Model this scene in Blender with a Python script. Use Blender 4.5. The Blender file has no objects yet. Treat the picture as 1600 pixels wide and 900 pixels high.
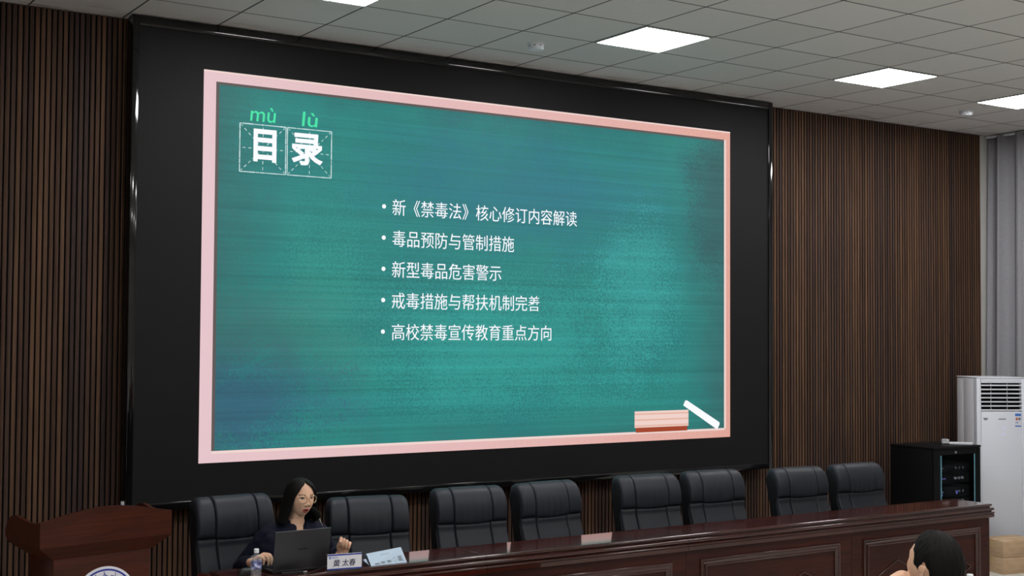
import bpy, bmesh, math, random
from mathutils import Vector, Matrix, Euler
S = bpy.context.scene
COL = S.collection
R = math.radians
random.seed(7)

# ------------------------------------------------------------ camera
CEIL = 4.23
cam = bpy.data.cameras.new('camera'); co = bpy.data.objects.new('camera', cam); COL.objects.link(co)
cam.sensor_width = 36.0; cam.lens = 2035.9593 / 1600 * 36.0
cam.clip_start = .05; cam.clip_end = 60
YAW, PIT, ROLL = .5748, .0358, .0058
fw = Vector((math.sin(YAW)*math.cos(PIT), math.cos(YAW)*math.cos(PIT), math.sin(PIT)))
rt = Vector((math.cos(YAW), -math.sin(YAW), 0)); up = rt.cross(fw)
r2 = math.cos(ROLL)*rt + math.sin(ROLL)*up; u2 = -math.sin(ROLL)*rt + math.cos(ROLL)*up
mw = Matrix((r2, u2, -fw)).transposed().to_4x4(); mw.translation = (-5.4878, -8.6261, -2.0877+CEIL)
co.matrix_world = mw
S.camera = co

# ------------------------------------------------------------ world, exposure
w = bpy.data.worlds.new('world'); S.world = w; w.use_nodes = True
w.node_tree.nodes['Background'].inputs[0].default_value = (.6, .68, .8, 1)
w.node_tree.nodes['Background'].inputs[1].default_value = .02
S.view_settings.view_transform = 'Standard'; S.view_settings.look = 'None'
S.view_settings.gamma = 1; S.view_settings.use_curve_mapping = False
S.view_settings.exposure = 0.0
LAMP = 35.5        # radiance of the ceiling panels

# ------------------------------------------------------------ material helpers
def lin(c):
    c = c/255
    return c/12.92 if c <= .04045 else ((c+.055)/1.055)**2.4
def rgb(r, g, b): return (lin(r), lin(g), lin(b), 1)
def mat(name, col, rough=.5, metal=0, spec=.5, coat=0, emis=None, es=0, trans=0, ior=1.45, coat_rough=.1):
    m = bpy.data.materials.new(name); m.use_nodes = True
    b = m.node_tree.nodes['Principled BSDF']; i = b.inputs
    i['Base Color'].default_value = col; i['Roughness'].default_value = rough; i['Metallic'].default_value = metal
    i['Specular IOR Level'].default_value = spec; i['Coat Weight'].default_value = coat; i['Coat Roughness'].default_value = coat_rough
    i['Transmission Weight'].default_value = trans; i['IOR'].default_value = ior
    if emis: i['Emission Color'].default_value = emis; i['Emission Strength'].default_value = es
    return m
class N:
    def __init__(s, m): s.t = m.node_tree; s.b = s.t.nodes['Principled BSDF']
    def n(s, ty, **kw):
        x = s.t.nodes.new(ty)
        for k, v in kw.items(): setattr(x, k, v)
        return x
    def l(s, a, b): s.t.links.new(a, b)
    def put(s, sock, v):
        if hasattr(v, 'links'): s.l(v, sock)
        else: sock.default_value = v
    def coord(s, kind='Object'): return s.n('ShaderNodeTexCoord').outputs[kind]
    def mapping(s, v, scale=(1, 1, 1), loc=(0, 0, 0)):
        x = s.n('ShaderNodeMapping'); s.l(v, x.inputs[0]); x.inputs['Scale'].default_value = scale; x.inputs['Location'].default_value = loc
        return x.outputs[0]
    def sep(s, v): x = s.n('ShaderNodeSeparateXYZ'); s.l(v, x.inputs[0]); return x.outputs
    def comb(s, a, b, c):
        x = s.n('ShaderNodeCombineXYZ')
        for k, v in enumerate((a, b, c)): s.put(x.inputs[k], v)
        return x.outputs[0]
    def math(s, op, a, b=0, c=0, clamp=False):
        x = s.n('ShaderNodeMath', operation=op, use_clamp=clamp)
        for k, v in enumerate((a, b, c)): s.put(x.inputs[k], v)
        return x.outputs[0]
    def noise(s, v, scale, detail=3, rough=.5, dist=0):
        x = s.n('ShaderNodeTexNoise'); s.l(v, x.inputs['Vector'])
        x.inputs['Scale'].default_value = scale; x.inputs['Detail'].default_value = detail
        x.inputs['Roughness'].default_value = rough; x.inputs['Distortion'].default_value = dist
        return x.outputs['Fac']
    def ramp(s, f, stops):
        x = s.n('ShaderNodeValToRGB'); s.l(f, x.inputs[0]); e = x.color_ramp.elements
        while len(e) < len(stops): e.new(.5)
        for k, (p, c) in enumerate(stops): e[k].position = p; e[k].color = c
        return x.outputs[0]
    def mix(s, f, a, b, mode='MIX'):
        x = s.n('ShaderNodeMix', data_type='RGBA', blend_type=mode); s.put(x.inputs[0], f); s.put(x.inputs[6], a); s.put(x.inputs[7], b)
        return x.outputs[2]
    def bump(s, h, strength=.2, dist=.01):
        x = s.n('ShaderNodeBump'); s.l(h, x.inputs['Height']); x.inputs['Strength'].default_value = strength; x.inputs['Distance'].default_value = dist
        s.l(x.outputs[0], s.b.inputs['Normal'])
    def base(s, c): s.l(c, s.b.inputs['Base Color'])

# plain materials
M = {}
M['black_led'] = mat('black_led_surface', (.0100, .0100, .0112, 1), .62, spec=.2)
M['bezel'] = mat('polished_black_bezel', (.006, .006, .007, 1), .07, spec=.7)
M['leather'] = mat('black_leather', (.017, .020, .0285, 1), .5, spec=.38)
M['leather_side'] = mat('black_leather_side', (.006, .006, .008, 1), .6, spec=.25)
M['black_plastic'] = mat('black_plastic', (.01, .01, .011, 1), .4)
M['white_plastic'] = mat('white_plastic', rgb(225, 228, 235), .4)
M['ac_white'] = mat('white_painted_steel', rgb(222, 226, 236), .35)
M['ac_grey'] = mat('light_grey_steel', rgb(232, 233, 240), .4)
M['dark_hole'] = mat('dark_hollow', (.004, .004, .005, 1), .9, spec=.1)
M['chrome'] = mat('chrome', (.6, .6, .62, 1), .2, metal=1)
M['gold'] = mat('thin_gold_metal', (.75, .6, .4, 1), .25, metal=1)
M['rack'] = mat('black_powder_coat', (.0035, .0035, .004, 1), .5, spec=.22)
M['white_paint'] = mat('white_paint', rgb(205, 205, 203), .7)
M['hall_wall'] = mat('brown_hall_panelling', rgb(196, 190, 184), .7)
M['card_white'] = mat('white_card', rgb(225, 224, 232), .5)
M['blue_ink'] = mat('blue_ink', rgb(25, 45, 150), .5)
M['navy_ink'] = mat('navy_ink', rgb(30, 34, 70), .5)
M['pale_ink'] = mat('pale_blue_ink', rgb(90, 130, 190), .5)
M['grey_ink'] = mat('grey_ink', rgb(110, 115, 125), .6)
M['paper_blue'] = mat('pale_blue_paper', rgb(190, 212, 232), .6)
M['laptop'] = mat('dark_grey_aluminium', (.042, .042, .047, 1), .38, metal=.5)
M['laptop_edge'] = mat('silver_edge', (.25, .25, .28, 1), .3, metal=.9)
M['foam'] = mat('black_foam', (.006, .006, .006, 1), .95, spec=.1)
M['screen_glow'] = mat('lit_laptop_screen', (.02, .02, .02, 1), .3, emis=(.45, .7, .75, 1), es=.5)
M['shirt'] = mat('navy_cotton', (.0085, .0095, .022, 1), .85, spec=.2)
M['jacket'] = mat('black_jacket_cloth', (.012, .012, .015, 1), .85, spec=.2)
M['trousers'] = mat('dark_trouser_cloth', (.012, .012, .014, 1), .9, spec=.2)
M['hair'] = mat('black_hair', (.0045, .0042, .0042, 1), .6, spec=.16)
M['lips'] = mat('red_lips', rgb(186, 84, 78), .5)
M['mouth'] = mat('dark_mouth', rgb(50, 20, 20), .6)
M['eye'] = mat('dark_eye', rgb(38, 28, 28), .3)
M['eyewhite'] = mat('eye_white', rgb(165, 150, 142), .35)
M['brow'] = mat('eyebrow', rgb(92, 68, 62), .8)
M['shoe'] = mat('black_shoe', (.01, .01, .01, 1), .4)
M['teal_light'] = mat('pale_teal_trim', rgb(96, 150, 165), .35)
M['led_blue'] = mat('blue_indicator', (.02, .02, .1, 1), .4, emis=(.25, .25, 1, 1), es=.7)
M['led_white'] = mat('white_indicator', (.1, .1, .1, 1), .4, emis=(.7, .75, 1, 1), es=.3)
M['ac_display'] = mat('pale_violet_display', rgb(205, 205, 245), .4, emis=(.75, .72, 1, 1), es=.25)
M['label_blue'] = mat('label_blue', rgb(70, 125, 205), .5)
M['label_red'] = mat('label_red', rgb(200, 120, 90), .5)
M['floor_dark'] = mat('dark_rubber', (.02, .02, .02, 1), .8)
M['clear'] = mat('clear_plastic', (.92, .94, 1, 1), .06, trans=1, ior=1.15)
M['clear'].node_tree.nodes['Principled BSDF'].inputs['Transmission Weight'].default_value = 0
M['clear'].node_tree.nodes['Principled BSDF'].inputs['Alpha'].default_value = .13
M['water'] = mat('water', (.93, .95, 1, 1), .02, trans=1, ior=1.33)
M['acrylic'] = mat('clear_acrylic', (.9, .95, .92, 1), .05, trans=1, ior=1.1)
M['rack_glass'] = mat('smoked_glass', (.58, .62, .64, 1), .03, trans=1, ior=1.1)
M['diffuser'] = mat('lit_lamp_diffuser', (.9, .9, .9, 1), .5, emis=(1, .985, .97, 1), es=LAMP)
M['lamp_frame'] = mat('lamp_frame_white', rgb(190, 190, 188), .5)

def skin_material():
    m = mat('skin', rgb(196, 148, 120), .5, spec=.35); n = N(m)
    f = n.noise(n.coord(), 25, 3)
    n.base(n.ramp(f, [(.3, rgb(222, 174, 146)), (.7, rgb(232, 190, 162))]))
    n.b.inputs['Subsurface Weight'].default_value = .08
    n.b.inputs['Subsurface Radius'].default_value = (.01, .004, .002)
    return m
M['skin'] = skin_material()
def leather_bump(m):
    n = N(m); f = n.noise(n.coord(), 260, 2); n.bump(f, .12, .002)
leather_bump(M['leather'])
def wood(name, dark, light, axis, rough, coat, sc=1.0):
    m = mat(name, dark, rough, coat=coat, coat_rough=.045, spec=.25); n = N(m)
    v = n.coord()
    s = [18*sc, 18*sc, 18*sc]; s[axis] = 1.1*sc
    f = n.noise(n.mapping(v, tuple(s)), 1, 5, .6, .6)
    s2 = [90, 90, 90]; s2[axis] = 5
    g = n.noise(n.mapping(v, tuple(s2)), 1, 3, .6)
    c = n.ramp(f, [(.3, dark), (.7, light)])
    c = n.mix(n.math('MULTIPLY', n.math('SUBTRACT', .62, g, clamp=True), 1.6), c, (dark[0]*.35, dark[1]*.35, dark[2]*.35, 1))
    n.base(c)
    return m
M['table_wood'] = wood('mahogany_lacquer', rgb(42, 13, 8), rgb(70, 24, 15), 0, .5, .1)
M['mould_wood'] = wood('polished_mahogany_moulding', rgb(42, 13, 9), rgb(72, 25, 17), 0, .2, 1.0)
M['top_wood'] = wood('glossy_mahogany_top', rgb(58, 19, 14), rgb(88, 32, 23), 0, .22, 1.0)
M['top_wood'].node_tree.nodes['Principled BSDF'].inputs['Coat Roughness'].default_value = .06
M['top_wood'].node_tree.nodes['Principled BSDF'].inputs['Specular IOR Level'].default_value = .5
M['lectern_wood'] = wood('reddish_lectern_wood', rgb(54, 20, 9), rgb(78, 32, 15), 0, .4, .1)
M['arm_wood'] = wood('dark_red_arm_wood', rgb(60, 22, 16), rgb(90, 36, 24), 1, .35, .4)
M['stage_wood'] = wood('dark_stage_boards', rgb(66, 42, 32), rgb(92, 62, 46), 0, .5, 0, .5)
M['desk_wood'] = wood('brown_desk_wood', rgb(92, 58, 38), rgb(120, 80, 52), 0, .4, .2)

def slat_material():
    m = mat('fluted_walnut', rgb(70, 50, 38), .6, spec=.15); n = N(m)
    v = n.coord(); o = n.sep(v)
    k = n.math('FLOOR', n.math('DIVIDE', n.math('ADD', o[0], 10.0), PITCH))
    wn = n.n('ShaderNodeTexWhiteNoise', noise_dimensions='1D'); n.l(k, wn.inputs['W'])
    r = wn.outputs['Value']
    base = n.ramp(r, [(0, rgb(74, 56, 48)), (.3, rgb(98, 74, 60)), (.55, rgb(112, 84, 64)), (.8, rgb(90, 70, 60)), (1, rgb(66, 54, 52))])
    vv = n.comb(n.math('ADD', n.math('MULTIPLY', o[0], 60), n.math('MULTIPLY', r, 37)), 0, n.math('ADD', n.math('MULTIPLY', o[2], 1.4), n.math('MULTIPLY', r, 91)))
    g = n.noise(vv, 1, 5, .65)
    c = n.mix(n.math('MULTIPLY', n.math('SUBTRACT', .6, g, clamp=True), 2.2, clamp=True), base, rgb(40, 31, 29))
    big = n.noise(n.mapping(v, (.9, 1, .6)), 1, 2)
    c = n.mix(n.math('MULTIPLY', n.math('SUBTRACT', big, .5, clamp=True), 1.4, clamp=True), c, rgb(60, 50, 50))
    # grooves, slat sides and the outer slat edges are coloured dark
    gro = n.math('GREATER_THAN', o[1], -.0116)
    c = n.mix(gro, c, rgb(16, 12, 11))
    n.base(c)
    return m
PITCH = .0352
M['slats'] = slat_material()

def ceiling_material():
    m = mat('mineral_ceiling_tiles', rgb(190, 190, 182), .85, spec=.2); n = N(m)
    v = n.coord(); o = n.sep(v)
    d = []
    for k in (0, 1):
        q = n.math('DIVIDE', o[k], .6)
        fr = n.math('SUBTRACT', q, n.math('ROUND', q))
        d.append(n.math('ABSOLUTE', fr))
    edge = n.math('MINIMUM', d[0], d[1])
    line = n.math('LESS_THAN', edge, .0105)
    ix = n.math('FLOOR', n.math('DIVIDE', o[0], .6)); iy = n.math('FLOOR', n.math('DIVIDE', o[1], .6))
    wn = n.n('ShaderNodeTexWhiteNoise', noise_dimensions='2D'); n.l(n.comb(ix, iy, 0), wn.inputs['Vector'])
    base = n.ramp(wn.outputs['Value'], [(0, rgb(222, 219, 217)), (1, rgb(230, 227, 225))])
    sp = n.noise(v, 90, 2, .6)
    base = n.mix(n.math('MULTIPLY', n.math('GREATER_THAN', sp, .67), .25), base, rgb(130, 128, 120))
    # brown water stains in spots along the wall side
    st = n.noise(n.mapping(v, (2.2, 9, 1)), 1, 3, .6)
    near = n.math('MULTIPLY', n.math('ADD', o[1], .42), 3.2, clamp=True)
    stain = n.math('MULTIPLY', n.math('MULTIPLY', n.math('SUBTRACT', st, .56, clamp=True), 4, clamp=True), near)
    base = n.mix(stain, base, rgb(140, 105, 62))
    n.base(n.mix(line, base, rgb(70, 70, 68)))
    return m
M['ceiling'] = ceiling_material()
def floor_material():
    m = mat('pale_floor_tiles', rgb(168, 166, 160), .35); n = N(m)
    v = n.coord(); o = n.sep(v); d = []
    for k in (0, 1):
        q = n.math('DIVIDE', o[k], .8); d.append(n.math('ABSOLUTE', n.math('SUBTRACT', q, n.math('ROUND', q))))
    line = n.math('LESS_THAN', n.math('MINIMUM', d[0], d[1]), .003)
    f = n.noise(v, 5, 5, .6)
    n.base(n.mix(line, n.ramp(f, [(.3, rgb(204, 203, 196)), (.7, rgb(218, 217, 211))]), rgb(110, 110, 102)))
    return m
M['floor'] = floor_material()
def curtain_material():
    m = mat('grey_curtain_cloth', rgb(120, 121, 127), .85, spec=.15); n = N(m)
    f = n.noise(n.mapping(n.coord(), (300, 300, 40)), 1, 2)
    n.base(n.ramp(f, [(.3, rgb(142, 142, 148)), (.7, rgb(158, 158, 164))])); n.bump(f, .1, .002)
    return m
M['curtain'] = curtain_material()
def cardboard():
    m = mat('brown_cardboard', rgb(176, 140, 100), .8, spec=.15); n = N(m)
    f = n.noise(n.mapping(n.coord(), (8, 8, 60)), 1, 3)
    n.base(n.ramp(f, [(.3, rgb(186, 156, 124)), (.7, rgb(200, 172, 142))]))
    return m
M['cardboard'] = cardboard()
M['tape'] = mat('pale_packing_tape', rgb(205, 175, 130), .35)

def emit_only(n, c, strength=1.0):
    n.b.inputs['Base Color'].default_value = (.01, .01, .01, 1); n.b.inputs['Roughness'].default_value = .6
    n.b.inputs['Specular IOR Level'].default_value = .2
    if hasattr(c, 'links'): n.l(c, n.b.inputs['Emission Color'])
    else: n.b.inputs['Emission Color'].default_value = c
    n.b.inputs['Emission Strength'].default_value = strength
def flat_emit(name, c, s=1.0):
    m = mat(name, (0, 0, 0, 1)); emit_only(N(m), c, s); return m
M['e_white'] = flat_emit('slide_white', rgb(243, 246, 252), 1.05)
M['e_soft'] = flat_emit('slide_chalk_line', rgb(205, 232, 232), .9)
M['e_green'] = flat_emit('slide_green', rgb(70, 225, 165))
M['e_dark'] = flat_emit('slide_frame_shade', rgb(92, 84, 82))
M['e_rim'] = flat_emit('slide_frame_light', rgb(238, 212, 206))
M['e_brown'] = flat_emit('slide_eraser_felt', rgb(160, 66, 38))
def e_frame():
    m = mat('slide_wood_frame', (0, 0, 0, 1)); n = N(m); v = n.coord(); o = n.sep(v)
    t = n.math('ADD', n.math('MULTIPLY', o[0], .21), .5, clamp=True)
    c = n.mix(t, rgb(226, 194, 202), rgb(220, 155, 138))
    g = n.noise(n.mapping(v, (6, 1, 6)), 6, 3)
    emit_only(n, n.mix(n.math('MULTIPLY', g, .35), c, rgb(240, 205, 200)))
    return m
M['e_frame'] = e_frame()
def e_eraser():
    m = mat('slide_eraser_wood', (0, 0, 0, 1)); n = N(m); v = n.coord(); o = n.sep(v)
    s = n.math('SINE', n.math('MULTIPLY', o[2], 130))
    emit_only(n, n.mix(n.math('MULTIPLY', n.math('SUBTRACT', s, .55, clamp=True), 2, clamp=True), rgb(238, 208, 200), rgb(222, 168, 145)))
    return m
M['e_eraser'] = e_eraser()
def e_board():
    m = mat('slide_chalkboard', (0, 0, 0, 1)); n = N(m); v = n.coord(); o = n.sep(v)
    x = n.math('DIVIDE', o[0], 2.3); z = n.math('DIVIDE', o[2], 1.25)
    def nz(sc, loc, f, d=5, r=.65): return n.math('SUBTRACT', n.noise(n.mapping(v, sc, loc), f, d, r), .5)
    def mul(a, k): return n.math('MULTIPLY', a, k)
    def add(*q):
        r = q[0]
        for k in q[1:]: r = n.math('ADD', r, k)
        return r
    def ell(cx, cz, rx, rz):     # 1 in the middle of a rubbed area, falling to 0 at its rim
        a = n.math('POWER', n.math('DIVIDE', n.math('SUBTRACT', x, cx), rx), 2); b_ = n.math('POWER', n.math('DIVIDE', n.math('SUBTRACT', z, cz), rz), 2)
        return n.math('SUBTRACT', 1, n.math('POWER', n.math('ADD', a, b_), .5))
    warp = nz((1, 1, 1.2), (0, 0, 0), 1.5, 6, .7)
    cloud = nz((.8, 1, .9), (3.1, 0, 7.7), 1.3, 6, .7)
    grain = nz((1, 1, 1), (0, 0, 0), 55, 2, .8)
    streak = nz((.22, 1, 11), (0, 0, 2), 1, 3, .7)
    thin = nz((.12, 1, 38), (5, 0, 0), 1, 2, .6)
    rag = add(mul(warp, 2.3), mul(grain, 3.0), mul(streak, .6))
    def mask(f, k=2.2): return n.math('MULTIPLY', f, k, clamp=True)
    c = n.mix(mask(add(mul(cloud, 1.8), mul(grain, .5), .25), 1.2), rgb(36, 122, 122), rgb(42, 138, 128))
    c = n.mix(mul(mask(add(ell(.15, .55, .75, .45), rag), 1.3), .65), c, rgb(42, 112, 134))
    c = n.mix(mul(mask(add(ell(.05, -.45, .75, .5), rag), 1.2), .75), c, rgb(48, 154, 146))
    c = n.mix(mul(mask(add(ell(.62, -.1, .22, .6), rag), 1.2), .8), c, rgb(54, 156, 152))
    c = n.mix(mul(mask(add(ell(-.62, -.25, .2, .6), rag), 1.0), .6), c, rgb(48, 150, 136))
    edge = n.math('MAXIMUM', n.math('SUBTRACT', n.math('ABSOLUTE', x), .80), n.math('MULTIPLY', n.math('SUBTRACT', n.math('ABSOLUTE', z), .86), .6))
    c = n.mix(mul(mask(add(mul(edge, 3.4), mul(rag, .55)), 1.5), .75), c, rgb(50, 98, 98))
    c = n.mix(mul(mask(add(ell(.95, .55, .2, .6), mul(rag, .9)), 1.5), .7), c, rgb(44, 88, 92))
    c = n.mix(mul(mask(add(ell(-.95, -.72, .42, .4), mul(rag, .9)), 1.6), .8), c, rgb(50, 90, 116))
    c = n.mix(mul(mask(add(ell(-.8, -.35, .45, .3), mul(rag, .9)), 1.3), .5), c, rgb(60, 110, 104))
    sl = add(mul(streak, .5), mul(thin, .55), mul(grain, .35), 1.0)
    c = n.mix(1.0, c, n.comb(sl, sl, sl), 'MULTIPLY')
    emit_only(n, c, 1.0)
    return m
M['e_board'] = e_board()

# ------------------------------------------------------------ mesh helpers
def finish(me, smooth=None):
    if smooth is not None:
        bm = bmesh.new(); bm.from_mesh(me)
        for f in bm.faces: f.smooth = True
        for e in bm.edges:
            if len(e.link_faces) == 2 and e.calc_face_angle(0) > R(smooth): e.smooth = False
        bm.to_mesh(me); bm.free()
def setp(o, label=None, cat=None, group=None, kind=None):
    if label: o['label'] = label
    if cat: o['category'] = cat
    if group: o['group'] = group
    if kind: o['kind'] = kind
    return o
def empty(name, loc, rz=0, **kw):
    o = bpy.data.objects.new(name, None); COL.objects.link(o); o.location = loc; o.rotation_euler = (0, 0, rz)
    o.empty_display_size = .1
    return setp(o, **kw)
def link(name, me, m, parent=None):
    o = bpy.data.objects.new(name, me); COL.objects.link(o)
    ms = m if isinstance(m, (list, tuple)) else [m]
    if len(me.materials) == 0:
        for x in ms: me.materials.append(M[x] if isinstance(x, str) else x)
    if parent: o.parent = parent
    return o
class MB:
    def __init__(s, off=(0, 0, 0)): s.bm = bmesh.new(); s.off = Vector(off); s.mi = 0
    def _set(s, vs):
        fs = set()
        for v in vs: fs.update(v.link_faces)
        for f in fs: f.material_index = s.mi
    def box(s, a, b, bev=0, seg=2, mtx=None):
        """box from corner a to corner b"""
        a = Vector(a); b = Vector(b); c = (a+b)/2; d = b-a
        r = bmesh.ops.create_cube(s.bm, size=1); vs = r['verts']
        for v in vs: v.co = Vector((v.co.x*d.x, v.co.y*d.y, v.co.z*d.z))+c
        if bev:
            es = set()
            for v in vs: es.update(v.link_edges)
            q = bmesh.ops.bevel(s.bm, geom=list(es), offset=bev, segments=seg, affect='EDGES', profile=.5)
            vs = [v for v in set(q['verts'])|set(v for v in vs if v.is_valid)]
            allv = set(vs)
            for f in q['faces']: allv.update(f.verts)
            vs = list(allv)
        if mtx is not None:
            for v in vs: v.co = mtx @ v.co
        s._set(vs); return s
    def ring(s, pts, n): pass
    def tube(s, pts, rad, seg=10, cap=True, closed=False):
        pts = [Vector(p) for p in pts]; n = len(pts)
        rad = rad if isinstance(rad, (list, tuple)) else [rad]*n
        rings = []; ref = None
        for k, p in enumerate(pts):
            if closed: t = (pts[(k+1) % n]-pts[k-1]).normalized()
            else: t = (pts[min(k+1, n-1)]-pts[max(k-1, 0)]).normalized()
            if ref is None: ref = Vector((0, 0, 1)) if abs(t.z) < .9 else Vector((1, 0, 0))
            a = (ref-t*ref.dot(t)).normalized(); b = t.cross(a); ref = a
            rings.append([s.bm.verts.new(p+(a*math.cos(2*math.pi*j/seg)+b*math.sin(2*math.pi*j/seg))*rad[k]) for j in range(seg)])
        m = n if closed else n-1
        for k in range(m):
            A, B = rings[k], rings[(k+1) % n]
            for j in range(seg):
                f = s.bm.faces.new((A[j], A[(j+1) % seg], B[(j+1) % seg], B[j])); f.material_index = s.mi
        if cap and not closed:
            f = s.bm.faces.new(list(reversed(rings[0]))); f.material_index = s.mi
            f = s.bm.faces.new(rings[-1]); f.material_index = s.mi
        return s
    def lathe(s, prof, c=(0, 0, 0), seg=28):
        c = Vector(c); rings = []
        for r, z in prof:
            if r < 1e-6: rings.append([s.bm.verts.new(c+Vector((0, 0, z)))])
            else: rings.append([s.bm.verts.new(c+Vector((r*math.cos(2*math.pi*j/seg), r*math.sin(2*math.pi*j/seg), z))) for j in range(seg)])
        for A, B in zip(rings, rings[1:]):
            for j in range(seg):
                q = [A[j % len(A)], A[(j+1) % len(A)], B[(j+1) % len(B)], B[j % len(B)]]
                u = []
                for v in q:
                    if v not in u: u.append(v)
                if len(u) > 2:
                    f = s.bm.faces.new(u); f.material_index = s.mi
        return s
    def prism(s, outline, depth, fn=lambda u, v, w: (u, w, v)):
        """outline of (u,v) extruded along w from depth[0] to depth[1]; fn maps to xyz"""
        A = [s.bm.verts.new(fn(u, v, depth[0])) for u, v in outline]
        B = [s.bm.verts.new(fn(u, v, depth[1])) for u, v in outline]
        n = len(A)
        fs = [s.bm.faces.new(A), s.bm.faces.new(list(reversed(B)))]
        for k in range(n): fs.append(s.bm.faces.new((A[k], B[k], B[(k+1) % n], A[(k+1) % n])))
        for f in fs: f.material_index = s.mi
        return s
    def grid(s, fn, nu, nv, closed_u=False, cap=False):
        V = [[s.bm.verts.new(fn(i/(nu if closed_u else nu-1), j/(nv-1))) for j in range(nv)] for i in range(nu)]
        for i in range(nu if closed_u else nu-1):
            for j in range(nv-1):
                f = s.bm.faces.new((V[i][j], V[(i+1) % nu][j], V[(i+1) % nu][j+1], V[i][j+1])); f.material_index = s.mi
        return V
    def mesh(s, name, smooth=None, fix=True):
        if fix: bmesh.ops.recalc_face_normals(s.bm, faces=s.bm.faces[:])
        for v in s.bm.verts: v.co -= s.off
        me = bpy.data.meshes.new(name); s.bm.to_mesh(me); s.bm.free()
        finish(me, smooth); return me
    def build(s, name, m, parent=None, smooth=35, fix=True): return link(name, s.mesh(name, smooth, fix), m, parent)

def eval_mesh(me, mods):
    o = bpy.data.objects.new('tmp', me); COL.objects.link(o)
    for ty, kw in mods:
        md = o.modifiers.new(ty, ty)
        for k, v in kw.items(): setattr(md, k, v)
    bpy.context.view_layer.update()
    dg = bpy.context.evaluated_depsgraph_get()
    r = bpy.data.meshes.new_from_object(o.evaluated_get(dg))
    bpy.data.objects.remove(o)
    return r
def skin(chains, sub=2):
    """chains: list of list of (x,y,z,r[,r2]); first point of each later chain may coincide with an earlier one (merged)"""
    verts = []; rad = []; edges = []; idx = {}
    for ch in chains:
        prev = None
        for p in ch:
            key = tuple(round(c, 4) for c in p[:3])
            if key not in idx:
                idx[key] = len(verts); verts.append(p[:3]); rad.append((p[3], p[4] if len(p) > 4 else p[3]))
            k = idx[key]
            if prev is not None: edges.append((prev, k))
            prev = k
    me = bpy.data.meshes.new('sk'); me.from_pydata(verts, edges, [])
    o = bpy.data.objects.new('sk', me); COL.objects.link(o)
    md = o.modifiers.new('S', 'SKIN'); md.use_smooth_shade = True
    if not me.skin_vertices:
        bpy.context.view_layer.objects.active = o
        bpy.ops.mesh.customdata_skin_add() if hasattr(bpy.ops.mesh, 'customdata_skin_add') else None
    for k, r in enumerate(rad):
        me.skin_vertices[0].data[k].radius = r; me.skin_vertices[0].data[k].use_root = (k == 0)
    ss = o.modifiers.new('U', 'SUBSURF'); ss.levels = sub; ss.render_levels = sub
    bpy.context.view_layer.update()
    dg = bpy.context.evaluated_depsgraph_get()
    r = bpy.data.meshes.new_from_object(o.evaluated_get(dg))
    bpy.data.objects.remove(o)
    return r
def union(meshes, voxel, smooth_it=3):
    bm = bmesh.new()
    for m in meshes: bm.from_mesh(m)
    me = bpy.data.meshes.new('un'); bm.to_mesh(me); bm.free()
    r = eval_mesh(me, [('REMESH', dict(mode='VOXEL', voxel_size=voxel, use_smooth_shade=True)), ('SMOOTH', dict(factor=.5, iterations=smooth_it))])
    for p in r.polygons: p.use_smooth = True
    return r
def shift(me, off):
    me.transform(Matrix.Translation(-Vector(off))); return me
def text_mesh(body, bold=0, extrude=.0):
    c = bpy.data.curves.new('t', 'FONT'); c.body = body; c.size = 1; c.offset = bold; c.extrude = extrude; c.resolution_u = 3
    o = bpy.data.objects.new('t', c); COL.objects.link(o); bpy.context.view_layer.update()
    dg = bpy.context.evaluated_depsgraph_get()
    me = bpy.data.meshes.new_from_object(o.evaluated_get(dg)); bpy.data.objects.remove(o)
    return me
def text_fit(body, x0, x1, z0, z1, y, off=(0, 0, 0), bold=0, shear=0, thick=.0015):
    """glyph outlines scaled into the rectangle x0..x1, z0..z1 on the plane y (facing -y); returns mesh. z1=None keeps the aspect, z0 is then the centre"""
    me = text_mesh(body, bold, .01)
    xs = [v.co.x for v in me.vertices]; ys = [v.co.y for v in me.vertices]
    a, b, c, d = min(xs), max(xs), min(ys), max(ys)
    sx = (x1-x0)/(b-a)
    if z1 is None: sz = sx; zc = z0
    else: sz = (z1-z0)/(d-c); zc = (z0+z1)/2
    for v in me.vertices:
        X = x0+(v.co.x-a)*sx; Z = zc+(v.co.y-(c+d)/2)*sz
        v.co = Vector((X+shear*(Z-zc), y-(v.co.z+.01)/.02*thick, Z))-Vector(off)
    me.update(); return me
def join_meshes(ms):
    bm = bmesh.new()
    for m in ms: bm.from_mesh(m)
    me = bpy.data.meshes.new('j'); bm.to_mesh(me); bm.free(); return me
def copy_tree(o, parent=None):
    c = o.copy(); COL.objects.link(c); c.parent = parent
    for ch in [q for q in bpy.data.objects if q.parent == o and q != c]: copy_tree(ch, c)
    return c

# ------------------------------------------------------------ the setting
XL, XR, YB = -6.6, 6.05, -12.0
SL_END = 5.86
def st(o): o['kind'] = 'structure'; return o
b = MB(); b.box((XL, YB, -.12), (XR, .15, 0)); st(b.build('floor', 'floor', smooth=None))
b = MB(); b.box((XL, YB, CEIL), (XR, .15, CEIL+.12)); st(b.build('ceiling', 'ceiling', smooth=None))
b = MB(); b.mi = 1
b.box((XL, .0, 0), (XR, .15, CEIL)); b.mi = 0
n = int((SL_END-XL)/PITCH); prof = []
x0 = SL_END-n*PITCH
k0 = math.floor((x0+10)/PITCH)
pts = []
for k in range(n):
    a = (k0+k)*PITCH-10+.001
    pts += [(a+.0023, -.001), (a+.0026, -.0095), (a+.0045, -.0122), (a+.009, -.0136), (a+.0165, -.0142), (a+.024, -.0136), (a+.0285, -.0122), (a+.0304, -.0095), (a+.0306, -.001)]
vs = [[b.bm.verts.new((x, y, z)) for x, y in pts] for z in (0, CEIL-.004)]
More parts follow.
